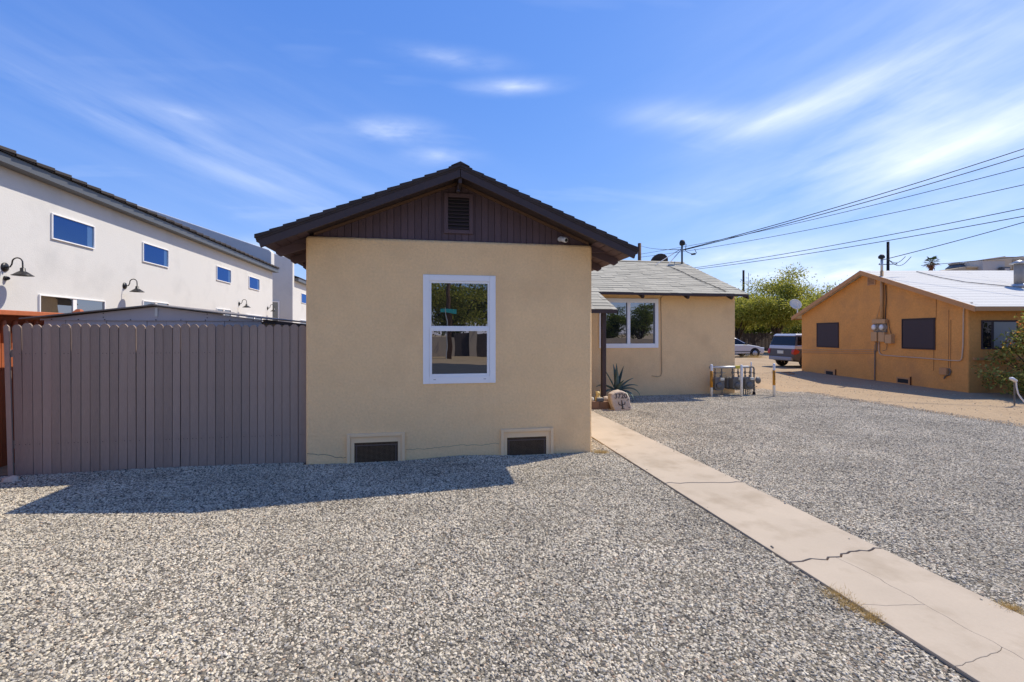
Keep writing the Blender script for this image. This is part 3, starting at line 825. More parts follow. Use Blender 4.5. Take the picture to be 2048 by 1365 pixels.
rest = MB()
for (x, y, z, a, sc, me) in spots[300:]:
    mt4 = Matrix.LocRotScale(Vector((x, y, z)), Euler((a, 0, 0)), Vector((sc, 1, 1)))
    rest.add([mt4 @ v.co for v in me.vertices], [tuple(p.vertices) for p in me.polygons])
# far slope and the strip left of the valley carry plain courses
for k in range(14):
    y0 = 18.8 - k * .26; y1 = y0 - .28
    rest.hexa([(RX0, y0, zrr(y0) - .03), (RX1, y0, zrr(y0) - .03), (RX1, y1, zrr(y1) - .03), (RX0, y1, zrr(y1) - .03),
               (RX0, y0, zrr(y0) + .0), (RX1, y0, zrr(y0) + .0), (RX1, y1, zrr(y1) - .018), (RX0, y1, zrr(y1) - .018)])
    y0 = REY - .02 + k * .25; y1 = y0 + .27
    rest.hexa([(RX0, y0, zrr(y0) - .03), (2.34, y0, zrr(y0) - .03), (2.34, y1, zrr(y1) - .03), (RX0, y1, zrr(y1) - .03),
               (RX0, y0, zrr(y0) + .0), (2.34, y0, zrr(y0) + .0), (2.34, y1, zrr(y1) - .018), (RX0, y1, zrr(y1) - .018)])
ro = rest.build('shingle_rest', M['gshingle'], house); ro['kind'] = 'stuff'
MB().prism([(RX0, RRY - .14, RRZ - .045), (RX0, RRY, RRZ + .012), (RX0, RRY + .14, RRZ - .045), (RX0, RRY, RRZ - .02)], (RX1 - RX0 + .01, 0, 0)).build('ridge_cap', M['gshingle'], house)
# porch post, twisted rope carving on the upper half
pp = onY(1207, 700, 10.62)
post = box('porch_post', M['rake'], house, pp.x - .052, pp.x + .052, 10.57, 10.67, -.02, PE[1] - .07, bevel=.008)
tw = MB()
for k in range(2):
    pth = []
    for i in range(40):
        t = i / 39; an = t * 9 + k * math.pi
        pth.append((pp.x + math.cos(an) * .046, 10.62 + math.sin(an) * .046, 1.25 + t * .9))
    tw.tube(pth, .018, 6)
tw.build('post_carving', M['rake'], post, smooth=True)
# rear wing window (slider) and entrance door under the porch
ry = RWY0
wx0, wx1 = onY(1198, 0, ry).x, onY(1316, 0, ry).x
wz0, wz1 = onY(1316, 696, ry).z, onY(1316, 598, ry).z
rw = rect_frame(MB(), wx0, wx1, wz0, wz1, .10, .10, .12, .12, ry - .03, ry + .03).build('window', M['vinyl'], house, bevel=.006)
xm = onY(1257, 0, ry).x
box('mullion', M['vinyl'], rw, xm - .045, xm + .045, ry - .025, ry + .03, wz0 + .12, wz1 - .12, bevel=.004)
box('pane', M['glass'], rw, wx0 + .10, xm - .045, ry - .012, ry - .006, wz0 + .12, wz1 - .12)
box('pane', M['glass'], rw, xm + .045, wx1 - .10, ry - .016, ry - .010, wz0 + .12, wz1 - .12)
box('sash_edge', M['greybox'], rw, xm - .075, xm - .046, ry - .020, ry - .013, wz0 + .12, wz1 - .12)
box('sash_edge', M['greybox'], rw, wx1 - .15, wx1 - .10, ry - .022, ry - .0165, wz0 + .12, wz1 - .12)
dr = box('door', M['door'], house, 2.75, 3.62, ry - .03, ry + .02, .12, 2.15, bevel=.006)
MB().lathe([(.03, 0), (.03, .012), (.012, .02), (.028, .05), (.02, .07)], (2.83, ry - .03, 1.05), 10, (0, -1, 0)).build('handle', M['galv'], dr, smooth=True)
rect_frame(MB(), 2.68, 3.69, .1, 2.22, .07, .07, .02, .07, ry - .045, ry - .031).build('door_trim', M['brown'], house)
# telephone cable stapled to the rear wing wall
cb = [onY(u, v, ry) for u, v in ((1500 - 30, 593), (1420, 594), (1345, 592), (1325, 592), (1321, 597), (1322, 640), (1323, 745), (1321, 752), (1315, 754), (1303, 752))]
MB().tube([(p.x, ry - .014, p.z) for p in cb], .010, 5).build('cable', mat('painted cable', (.50, .33, .18), .8), house)

# wall detail of the front wing: hairline crack at the foot
ck = jag((WX0 + .02, .17), (-1.08, .10), 14, .012, 21)
MB().tube([(p.x, WY - .0005, p.y) for p in ck], .0035, 4).build('wall_crack', mat('crack shadow line', (.20, .15, .11), .95), house)
ck = jag((-.30, .17), (.98, .19), 26, .012, 22)
MB().tube([(p.x, WY - .0002, p.y) for p in ck], .0022, 4).build('wall_crack', bpy.data.materials['crack shadow line'], house)

# ------------------------------------------------------------------ security camera under the gable
sc_ = thing('security_camera', 'small white bullet security camera on the gable of the tan house', 'camera', (1.93, 6.585, 3.10))
MB().lathe([(.035, 0), (.035, -.03), (.02, -.035)], (1.88, GY - .005, 3.115), 12, (0, 1, 0)).build('mount', M['whiteplastic'], sc_, smooth=True)
d_ = Vector((.35, -.85, -.30)).normalized()
p_ = Vector((1.885, GY - .045, 3.115))
MB().lathe([(.028, -.01), (.036, 0), (.038, .11), (.034, .125), (.026, .128)], p_, 16, d_).build('body', M['whiteplastic'], sc_, smooth=True)
MB().lathe([(.025, .126), (.025, .131)], p_, 16, d_).build('lens', M['black'], sc_)

# ------------------------------------------------------------------ picket fence
FY = 6.65
fence = thing('picket_fence', 'grey painted dog-eared picket fence joining the tan house', 'fence', (-3.3, FY, 0))
bx = [35, 77, 142, 206, 264, 322, 379, 444, 504, 561, 621, 681, 736, 791, 848, 906, 961, 1014, 1071, 1123, 1180, 1234, 1286, 1338, 1393, 1444, 1498, 1549, 1598, 1649, 1699, 1751, 1801, 1851, 1902]
bu = [b * 640 / 1985 for b in bx]
gaps = {0: .010, 1: .014, 13: .006, 14: .005, 18: .006}
rr = random.Random(3)
for i in range(len(bu) - 1):
    xa = onY(bu[i], 700, FY).x; xb = onY(bu[i + 1], 700, FY).x - .006 - gaps.get(i, 0)
    wd = xb - xa; t = 1.862 + rr.uniform(-.010, .010)
    tl = {0: .055, 1: .045}.get(i, .016 if i < 7 else 0.0) + rr.uniform(-.003, .003)     # the first pickets lean to the left
    c = .032
    dy = rr.uniform(-.004, .004)
    sp = rr.uniform(-.001, .001)
    poly = [(0, 0, -.04), (wd, 0, -.04), (wd, 0, t - c), (wd - c * .55, 0, t - c * .28), (wd - c, 0, t), (c, 0, t), (c * .55, 0, t - c * .28), (0, 0, t - c)]
    base = xa + tl * .5 if i > 1 else xa + .04
    me = MB().prism(poly, (0, .021, 0)).mesh('picket', M['fence'])
    o = piece('picket', me, fence, (base - tl * .3 - (-3.3), dy + sp, 0), (rr.uniform(-.004, .004), -tl * .45, 0))
for z in (.35, 1.46):
    box('rail', M['fence'], fence, -5.0, -1.62, FY + .022, FY + .062, z, z + .09)
for x in (-4.93, -3.3, -1.70):
    box('post', M['fence'], fence, x - .045, x + .045, FY + .063, FY + .153, -.03, 1.72)
# nail heads in two rows
nails = MB()
for i in range(len(bu) - 1):
    xa = onY(bu[i], 700, FY).x; xb = onY(bu[i + 1], 700, FY).x
    for z in (.40, 1.50):
        for q in (.3, .7):
            if rr.random() < .55:
                x = xa + (xb - xa) * q; nails.box(x - .003, x + .003, FY - .0065, FY - .004, z - .003, z + .003)
nl_ = nails.build('nail_head', M['poledark'], fence); nl_['kind'] = 'stuff'

# ------------------------------------------------------------------ steel garden shed behind the fence
SY = 7.0
shed = thing('garden_shed', 'low grey steel garden shed behind the picket fence', 'shed', (-3.54, SY, 0))
sxm = onY(313, 610, SY).x; spz = onY(313, 611, SY).z
sxl = onY(87, 640, SY).x; sxr = 2 * sxm - sxl; sez = onY(87, 640, SY).z - .06
sl = (spz - onY(87, 634, SY).z) / (sxm - sxl)
# wall panels with ribs
np_ = 11
for i in range(np_):
    xa = sxl + (sxr - sxl) * i / np_; xb = sxl + (sxr - sxl) * (i + 1) / np_ - .004
    box('wall_panel', M['shed'], shed, xa, xb, SY + .012 + (.004 if i % 2 else 0), SY + .03, 0, onY(87, 640, SY).z)
for s, xx in ((-1, sxl), (1, sxr)):
    box('side_wall', M['shed'], shed, xx - .012 if s > 0 else xx, xx if s > 0 else xx + .012, SY + .031, SY + 2.4, 0, onY(87, 640, SY).z - .01)
box('rear_wall', M['shed'], shed, sxl + .013, sxr - .013, SY + 2.37, SY + 2.4, 0, 1.9)
zt_ = onY(300, 640, SY).z
MB().prism([(sxl - .04, SY - .004, zt_), (sxr + .04, SY - .004, zt_), (sxm + .01, SY - .004, spz - .02), (sxm - .01, SY - .004, spz - .02)], (0, .012, 0)).build('gable_panel', M['shed'], shed)
box('gable_trim', M['shed'], shed, sxl - .03, sxr + .03, SY - .012, SY - .005, zt_ - .012, zt_ + .006)
for s in (-1, 1):
    e = sxm + s * 1.50
    ze = spz - sl * 1.50 * 1.0
    MB().prism([(sxm, SY - .10, spz - .008), (e, SY - .10, ze - .008), (e, SY - .10, ze + .006), (sxm, SY - .10, spz + .006)], (0, 2.6, 0)).build('roof_panel', M['shedroof'], shed)
MB().prism([(sxm - .07, SY - .105, spz - .003), (sxm, SY - .105, spz + .018), (sxm + .07, SY - .105, spz - .003)], (0, 2.62, 0)).build('ridge_cap', M['shedroof'], shed)
box('ridge_bracket', M['galv'], shed, sxm - .014, sxm + .020, SY - .014, SY - .0045, spz - .15, spz - .03)
bl = MB()
for i in range(9):
    x = sxl + .1 + i * (sxr - sxl - .2) / 8
    bl.box(x - .006, x + .006, SY - .0165, SY - .0125, zt_ - .007, zt_ + .004)
for q in (-.62, .62):
    for zz in (.03, .08): bl.box(sxm + q - .006, sxm + q + .006, SY - .008, SY - .0042, zt_ + zz - .005, zt_ + zz + .005)
bl.build('bolt', M['poledark'], shed)
# board closing the gap between shed and house, seen just over the pickets
brd = MB().bar((sxr + .03, SY - .02, spz - sl * 1.42 - .03), (-1.63, SY + .10, 1.845), .04, .05).build('gap_board', M['darkwood'])
tag(brd, 'dark board between the grey shed roof and the tan house', 'board')

# ------------------------------------------------------------------ red stained fence along the left boundary
red = thing('red_fence', 'red stained wooden fence with cap beam at the left edge', 'fence', (-5.5, 7.3, 0))
rx = -5.5
y = 5.6
while y < 8.75:
    MB().box(rx - .025, rx, y, y + .125, 0, 1.86 + random.uniform(-.008, .008)).build('board', M['rust'], red)
    y += .135
box('cap_beam', M['rust'], red, rx - .10, rx + .16, 5.5, 8.62, 1.985, 2.05, bevel=.008)
box('top_rail', M['rust'], red, rx - .06, rx - .026, 5.6, 8.7, 1.80, 1.984)
y = 5.66
while y < 8.7:
    MB().tube([(rx + .045, y, 1.62), (rx + .045, y, 1.90), (rx + .045, y, 1.925)], [.028, .028, .016], 8).build('picket', M['rust'], red, smooth=True)
    y += .17
p8 = box('post', M['rust'], red, rx - .14, rx - .03, 8.68, 8.79, 0, 2.07, bevel=.006)
MB().hexa([(rx - .155, 8.665, 2.072), (rx - .015, 8.665, 2.072), (rx - .015, 8.805, 2.072), (rx - .155, 8.805, 2.072), (rx - .11, 8.71, 2.14), (rx - .06, 8.71, 2.14), (rx - .06, 8.76, 2.14), (rx - .11, 8.76, 2.14)]).build('post_cap', M['rust'], red)
# small rock at the foot of the fence
def rock_mesh(c, s, seed, mt, name, parent=None, sub=3, rough=.35, flat=None, smooth=True):
    bm = bmesh.new(); bmesh.ops.create_icosphere(bm, subdivisions=sub, radius=1)
    for v in bm.verts:
        d = v.co.normalized()
        k = 1 + rough * mnoise.noise(d * 1.3 + Vector((seed, 0, 0))) + rough * .4 * mnoise.noise(d * 3.5 + Vector((seed, 9, 0)))
        v.co = Vector((d.x * s[0] * k, d.y * s[1] * k, d.z * s[2] * k)) + Vector(c)
        if v.co.z < -.02: v.co.z = -.02
    inv = rootm(parent).inverted() if parent else None
    me = bpy.data.meshes.new(name)
    if inv: bmesh.ops.transform(bm, matrix=inv, verts=bm.verts[:])
    bm.to_mesh(me); bm.free(); me.materials.append(mt)
    if smooth: me.polygons.foreach_set('use_smooth', [True] * len(me.polygons))
    o = bpy.data.objects.new(name, me); col.objects.link(o)
    if parent: o.parent = parent
    return o
q = gp(22, 966)
tag(rock_mesh((q.x, q.y, .03), (.09, .06, .05), 3.0, M['rock'], 'rock'), 'small pale rock at the left foot of the picket fence', 'rock')

# ------------------------------------------------------------------ white modern buildings
BX = -7.0
def white_building(name, label, y0, y1, wins, roof_from, roof_to, par):
    b = thing(name, label, 'building', (BX, y0, 0))
    ez = 4.62
    # body with sloped end walls
    MB().prism([(BX, y0, -.05), (BX, y0, ez), (-15, y0, ez + (8) * .333 * .9), (-15, y0, -.05)], (0, y1 - y0, 0)).build('wall', M['white'], b, bevel=.015)
    return b
W1 = white_building('white_building', 'long white stucco building with dark tiled eave behind the shed', 3.0, 23.0, None, 0, 0, 0)
W2 = white_building('white_building', 'second white stucco building farther back with a tall grey end wall', 26.2, 40.0, None, 0, 0, 0)
def eave(b, y0, y1, tiles=True):
    x1 = BX + .22
    box('gutter', M['gutter'], b, BX + .002, x1, y0, y1, 4.53, 4.68)
    MB().prism([(x1 + .03, y0, 4.685), (x1 + .03, y0, 4.73), (-15, y0, 4.73 + (15 + x1 + .03) * .333), (-15, y0, 4.685 + (15 + x1 + .03) * .333)], (0, y1 - y0, 0)).build('roof', M['tile'], b)
    if tiles:
        y = y0
        me = MB().hexa([(0, 0, 0), (.07, 0, -.01), (.07, .40, .022), (0, .40, .03), (0, 0, .045), (.07, 0, .028), (.07, .40, .075), (0, .40, .085)])
        me = MB().hexa([(-.42, 0, .165), (.03, 0, .0), (.03, .405, .03), (-.42, .405, .195), (-.42, 0, .20), (.03, 0, .04), (.03, .405, .08), (-.42, .405, .235)]).mesh('roof_tile', M['tile'])
        while y < y1 - .3:
            piece('roof_tile', me, b, (x1 + .03 - BX, y - b.location.y, 4.69 + random.uniform(-.006, .006)))
            y += .41
eave(W1, 5.0, 23.15)
eave(W2, 26.5, 40.0, False)
# end parapets that follow the roof slope
MB().prism([(BX + .02, 22.75, 4.7), (BX + .02, 22.75, 5.42), (BX - .08, 22.75, 5.52), (-15, 22.75, 5.5 + 8 * .333), (-15, 22.75, 4.7)], (0, .45, 0)).build('parapet', M['white'], W1, bevel=.03)
MB().prism([(BX + .02, 26.15, -.05), (BX + .02, 26.15, 5.52), (BX - .06, 26.15, 5.64), (-15, 26.15, 5.66 + 8 * .31), (-15, 26.15, -.05)], (0, .32, 0)).build('parapet', M['white'], W2, bevel=.03)
def bwin(b, y0, y1, z0, z1, split=False, mt='glassblue'):
    d = .022
    fr = MB()
    for q in ((y0, y0 + d, z0, z1), (y1 - d, y1, z0, z1), (y0 + d, y1 - d, z0, z0 + d), (y0 + d, y1 - d, z1 - d, z1)):
        fr.box(BX - .03, BX + .032, *q)
    w_ = fr.build('window', M['vinyl'], b, bevel=.003)
    rv = MB(); e = .012
    if split:
        ym = y0 + (y1 - y0) * .50
        box('mullion', M['vinyl'], w_, BX - .02, BX + .018, ym - .05, ym + .05, z0 + d, z1 - d)
        box('pane', M[mt], w_, BX + .001, BX + .004, y0 + d, ym - .05, z0 + d, z1 - d)
        box('pane', M[mt], w_, BX + .001, BX + .006, ym + .05, y1 - d, z0 + d, z1 - d)
    else:
        ys = y1 - (y1 - y0) * .17
        box('pane', M[mt], w_, BX + .001, BX + .005, y0 + d, ys, z0 + d, z1 - d)
        box('pale_strip', M['glasspale'], w_, BX + .001, BX + .006, ys, y1 - d, z0 + d, z1 - d)  # added strip, a lighter reflection put into its colour
    return w_
for (ua, ub) in ((101, 187), (284, 335.5), (432, 461), (497, 518)):
    bwin(W1, onX(ua, 0, BX).y, onX(ub, 0, BX).y, 3.53, 4.02)
for (ua, ub, zt) in ((76, 208, 2.46), (284, 336, 2.57), (432, 461, 2.59), (492, 523, 2.49)):
    bwin(W1, onX(ua, 0, BX).y, onX(ub, 0, BX).y, 1.2, zt, True, 'glass')
bwin(W2, onX(602, 0, BX).y, onX(613.5, 0, BX).y, 3.45, 4.0)
bwin(W2, onX(600, 0, BX).y, onX(640, 0, BX).y, 1.1, 2.5, True, 'glass')
dx0, dx1 = onY(545, 0, 26.15).x, onY(557, 0, 26.15).x
rect_frame(MB(), dx0 - .3, dx1 + .05, 0, 3.42, .06, .06, .06, .06, 26.09, 26.149).build('door_frame', M['vinyl'], W2)
box('door', M['glass'], W2, dx0 - .24, dx1 - .01, 26.12, 26.147, .06, 3.36)
# gooseneck barn lamps
LL = [(9, 535, 'black gooseneck barn lamp at the far left of the white wall'), (249, 573, 'black gooseneck barn lamp above the ridge of the grey shed'),
      (478, 608, 'black gooseneck barn lamp right of the shed ridge, below the third small window'), (535, 617, 'black gooseneck barn lamp at the far end of the white wall')]
lamp0 = None
for (u, v, lab) in LL:
    p = onX(u, v, BX)
    if lamp0 is None:
        L0 = thing('barn_lamp', lab, 'lamp', (BX, p.y, 2.86), 0, 'gooseneck lamps on the white wall')
        MB().lathe([(.075, 0), (.075, .015), (.05, .03), (.02, .035)], (0, 0, 0), 18, (1, 0, 0)).build('wall_plate', M['blackmetal'], L0, False, smooth=True)
        arc = [(.03, 0, 0), (.08, 0, .005), (.105, 0, .05)]
        for i in range(11):
            an = math.pi * (1 - i / 10)
            arc.append((.185 + .075 * math.cos(an), 0, .085 + .075 * math.sin(an)))
        arc.append((.262, 0, .02)); arc.append((.262, 0, -.01))
        MB().tube(arc, .011, 8).build('gooseneck', M['blackmetal'], L0, False, smooth=True)
        MB().lathe([(.012, .0), (.034, -.012), (.036, -.06), (.075, -.085), (.125, -.125), (.145, -.135), (.143, -.14), (.12, -.13), (.07, -.09), (.03, -.07)], (.262, 0, 0), 22).build('lamp_shade', M['blackmetal'], L0, False, smooth=True)
        MB().lathe([(.01, -.06), (.03, -.085), (.028, -.115), (.005, -.125)], (.262, 0, 0), 10).build('bulb', M['whiteplastic'], L0, False, smooth=True)
        lamp0 = L0
    else:
        c = copy_tree(lamp0); c.location = (BX, p.y, 2.86); c['label'] = lab
p = onX(10, 557, BX)
cm = thing('wall_camera', 'small black dome camera below the leftmost lamp on the white wall', 'camera', (BX, p.y, p.z))
MB().lathe([(.04, 0), (.04, .02), (.035, .03)], (0, 0, 0), 12, (1, 0, 0)).build('base', M['blackmetal'], cm, False, smooth=True)
MB().lathe([(.032, .03), (.03, .05), (.018, .065), (.002, .07)], (0, 0, 0), 12, (1, 0, 0)).build('dome', M['carglass'], cm, False, smooth=True)

# ------------------------------------------------------------------ things by the porch
# border block
bb = thing('garden_border', 'low brown block border beside the porch post', 'border', (3.95, 10.35, 0))
for i, (x0, x1) in enumerate(((3.60, 3.84), (3.845, 4.06), (4.065, 4.25))):
    box('block', M['brick'], bb, x0, x1, 10.16 + .01 * i, 10.30, -.02, .20 - .012 * i, bevel=.012)
box('soil', mat('planter soil', (.16, .10, .07), .95, fine=.2, fs=40), bb, 3.62, 4.22, 10.31, 10.56, -.02, .14)
# address boulder with engraved number and a saguaro
q = gp(1233, 822)
bc = Vector((4.27, 10.02, 0))
bo = thing('address_boulder', 'pale boulder with the number 3720 and a cactus carved on it, beside the path', 'boulder', bc)
def boulder():
    outline = [(-.17, 0), (.22, .01), (.245, .08), (.21, .30), (.14, .40), (.02, .455), (-.10, .43), (-.215, .375), (-.245, .30), (-.21, .13)]
    th = .10; n = len(outline)
    lay = [(-.09, 1.0, 0), (-.11, .94, 0), (.09, 1.02, 0), (.13, .90, .0)]
    bm = bmesh.new()
    rings = []
    cxx, czz = 0, .21
    for (dy, sc, _) in [(-.105, .90, 0), (-.08, 1.0, 0), (.07, 1.03, 0), (.12, .86, 0)]:
        ring = []
        for (x, z) in outline:
            X = cxx + (x - cxx) * sc; Z = czz + (z - czz) * sc
            if Z < 0: Z = 0
            ring.append(bm.verts.new((X, dy + Z * .22, Z)))
        rings.append(ring)
    for a, b in zip(rings[:-1], rings[1:]):
        for i in range(n):
            bm.faces.new((a[i], a[(i + 1) % n], b[(i + 1) % n], b[i]))
    bm.faces.new(rings[0][::-1]); bm.faces.new(rings[-1])
    bmesh.ops.recalc_face_normals(bm, faces=bm.faces[:])
    bmesh.ops.triangulate(bm, faces=[f for f in bm.faces if len(f.verts) > 4])
    bmesh.ops.subdivide_edges(bm, edges=bm.edges[:], cuts=2, use_grid_fill=True)
    for v in bm.verts:
        d = mnoise.noise_vector(v.co * 7) * .012 + mnoise.noise_vector(v.co * 22) * .005
        if v.co.y - v.co.z * .22 < -.09: d.y *= .25
        v.co += d
        v.co.z = max(v.co.z, -.02)
    me = bpy.data.meshes.new('stone'); bm.to_mesh(me); bm.free(); me.materials.append(M['rock'])
    o = bpy.data.objects.new('stone', me); col.objects.link(o); o.parent = bo
boulder()
def text_mesh(txt, size, mt, name, ext=.004):
    cu = bpy.data.curves.new(name, 'FONT'); cu.body = txt; cu.size = size; cu.extrude = ext; cu.align_x = 'CENTER'; cu.offset = size * .012
    o = bpy.data.objects.new(name, cu); col.objects.link(o)
    dg = bpy.context.evaluated_depsgraph_get(); me = bpy.data.meshes.new_from_object(o.evaluated_get(dg))
    bpy.data.objects.remove(o); bpy.data.curves.remove(cu)
    me.materials.clear(); me.materials.append(mt); me.name = name
    return me
tme = text_mesh('3720', .155, M['engrave'], 'number', .006)
tilt = math.atan(.22)
piece('number', tme, bo, (.0, -.108 + .30 * .22, .285), (R(90) - tilt, 0, 0))
cac = MB()
def cpt(x, z): return (x, -.109 + z * .22, z)
cac.tube([cpt(.02, .06), cpt(.015, .15), cpt(.01, .245)], [.014, .016, .008], 6)
cac.tube([cpt(.015, .13), cpt(-.05, .145), cpt(-.062, .17), cpt(-.065, .215)], [.009, .011, .010, .005], 6)
cac.tube([cpt(.015, .145), cpt(.075, .155), cpt(.085, .18), cpt(.088, .21)], [.009, .011, .010, .005], 6)
cac.tube([cpt(-.02, .07), cpt(.02, .055), cpt(.06, .06)], .006, 5)
cac.build('cactus_mark', M['engrave'], bo, False)
mk = MB(); mk.tube([cpt(.13, .235), cpt(.16, .25), cpt(.185, .255)], .006, 5); mk.tube([cpt(.17, .09), cpt(.18, .07)], .010, 5)
mk.build('carved_mark', M['engrave'], bo, False)
# figurine and trough by the corner
fq = onY(1196, 800, 10.24)
tr_ = thing('stone_trough', 'small grey trough with pale pebbles on the border by the house corner', 'trough', (3.86, 10.24, .19))
box('trough_body', M['greybox'], tr_, 3.79, 3.95, 10.18, 10.27, .195, .265, bevel=.008)
pb = MB()
for i in range(3):
    rock_mesh((3.815 + i * .045, 10.225, .268), (.026, .024, .018), 2. + i, M['paleflower'], 'pebble', tr_, 2)
fg = thing('cat_figurine', 'small yellow ceramic animal figurine behind the grey trough', 'figurine', (3.86, 10.34, .14))
MB().lathe([(.055, 0), (.075, .05), (.07, .12), (.045, .17), (.03, .19)], (3.86, 10.345, .14), 12).build('body', M['ceramic'], fg, smooth=True)
hd = rock_mesh((3.86, 10.335, .36), (.055, .05, .048), 5., M['ceramic'], 'head', fg, 2, .05)
for s in (-1, 1):
    MB().hexa([(3.86 + s * .045 - .014, 10.325, .385), (3.86 + s * .045 + .014, 10.325, .385), (3.86 + s * .045 + .014, 10.345, .385), (3.86 + s * .045 - .014, 10.345, .385),
               (3.86 + s * .062 - .003, 10.333, .435), (3.86 + s * .062 + .003, 10.333, .435), (3.86 + s * .062 + .003, 10.337, .435), (3.86 + s * .062 - .003, 10.337, .435)]).build('ear', M['ceramic'], hd)
q = rock_mesh((4.10, 10.44, .20), (.11, .09, .07), 8., M['rock'], 'rock'); tag(q, 'rounded tan rock between the porch post and the carved boulder', 'rock')
q = rock_mesh((3.68, 10.24, .245), (.045, .045, .05), 12., M['paleflower'], 'rock'); tag(q, 'small pale stone next to the trough at the house corner', 'rock')

# agave in a pot
ag = thing('agave_plant', 'potted blue-green agave with arching leaves against the rear wing', 'plant', (4.72, 11.30, 0))
MB().lathe([(.15, -.02), (.19, .10), (.20, .22), (.215, .225), (.215, .26), (.19, .26), (.18, .22), (.01, .21)], (4.78, 11.30, 0), 20).build('pot', M['pot'], ag, smooth=True)
def agave_leaf(base, az, elev, length, curl, wd, twist=0.0):
    mb = MB(); n = 12
    d0 = Vector((math.cos(az), math.sin(az), 0)); side = Vector((-math.sin(az), math.cos(az), 0))
    pos = Vector(base); el = elev; rows = []
    for i in range(n + 1):
        t = i / n
        wv = wd * (0.75 + .9 * t if t < .28 else (1.0 - ((t - .28) / .72) ** 1.7)) + .001
        dirv = d0 * math.cos(el) + Vector((0, 0, 1)) * math.sin(el)
        nrm = (d0 * -math.sin(el) + Vector((0, 0, 1)) * math.cos(el))
        dep = wv * .35
        rows.append([pos - side * wv + nrm * dep, pos - side * wv * .5 + nrm * dep * .15, pos, pos + side * wv * .5 + nrm * dep * .15, pos + side * wv + nrm * dep,
                     pos + side * wv * .5 - nrm * (.008 + wv * .10), pos - side * wv * .5 - nrm * (.008 + wv * .10)])
        pos = pos + dirv * (length / n); el -= curl * (length / n) * (0.4 + 1.6 * t)
    vs = [v for r_ in rows for v in r_]; fs = []
    for i in range(n):
        for j in range(7):
            fs.append((i * 7 + j, i * 7 + (j + 1) % 7, (i + 1) * 7 + (j + 1) % 7, (i + 1) * 7 + j))
    mb.add(vs, fs)
    return mb
ab = (4.72, 11.30, .25)
for (az, el, ln, cu, wd) in [(1.2, 1.50, .72, .1, .045), (2.0, 1.44, .70, .1, .05), (2.75, 1.12, .70, .15, .042), (.5, 1.2, .70, .15, .042), (4.5, 1.45, .62, .2, .05),
                             (.05, .62, .62, 1.5, .042), (-.4, .55, .66, 2.6, .040), (-.9, .35, .55, 3.0, .045), (3.2, .75, .62, 2.0, .035), (3.6, .45, .55, 2.6, .042),
                             (4.2, .35, .50, 2.8, .048), (5.0, .3, .50, 2.6, .045), (.9, .55, .6, 1.6, .045), (2.3, .6, .6, 1.8, .042), (-.15, .9, .55, .9, .045), (4.8, .9, .5, .8, .045)]:
    agave_leaf(ab, az, el, ln * 1.03, cu, wd * 1.3).build('leaf', M['agave'], ag, smooth=True)

# ------------------------------------------------------------------ gas meters
GYM = 11.85
rack = thing('gas_manifold', 'weathered grey gas pipe manifold at the corner of the rear wing', 'pipe rack', (8.3, GYM, 0))
def GX(u, v=740): return onY(u, v, GYM).x
def GZ(v, u=1450): return onY(u, v, GYM).z
zp = GZ(735)
MB().tube([(GX(1419), GYM, zp), (GX(1497), GYM, zp)], .035, 10).build('header_pipe', M['galv'], rack, smooth=True)
MB().tube([(GX(1489), GYM, zp), (GX(1490), GYM, zp), (GX(1501), GYM, zp)], .022, 8).build('union', M['pipe'], rack, smooth=True)
px_ = GX(1508)
MB().tube([(GX(1500), GYM, zp), (px_ - .06, GYM, zp), (px_ - .015, GYM, zp - .015), (px_, GYM, zp - .06), (px_, GYM, .30), (px_, GYM, -.03)], .021, 8).build('riser', M['pipe'], rack, smooth=True)
for zc in (GZ(748), GZ(772), GZ(780)):
    MB().tube([(px_, GYM, zc - .02), (px_, GYM, zc + .02)], .032, 8).build('fitting', M['pipe'], rack)
MB().tube([(px_, GYM, -.02), (px_, GYM, .10)], [.05, .035], 8).build('riser_base', M['poledark'], rack)
MB().tube([(px_, GYM - .01, GZ(777)), (px_ + .08, GYM - .03, GZ(774))], .010, 6).build('valve_handle', M['pipe'], rack)
MB().lathe([(.0, -.02), (.07, -.02), (.098, -.006), (.098, .010), (.06, .03), (.03, .05)], (GX(1515), GYM - .02, GZ(762)), 18, (.15, -1, .1)).build('regulator', M['gasgrey'], rack, smooth=True)
box('yellow_tag', M['yellow'], rack, GX(1470), GX(1481), GYM - .045, GYM + .045, zp - .040, zp + .040)
drops = [(1430, 1443), (1465, 1476), (1490, 1500)]
mlabels = ['left gas meter behind the orange labelled marker post', 'middle gas meter left of the plain white post', 'right gas meter behind the plain white post']
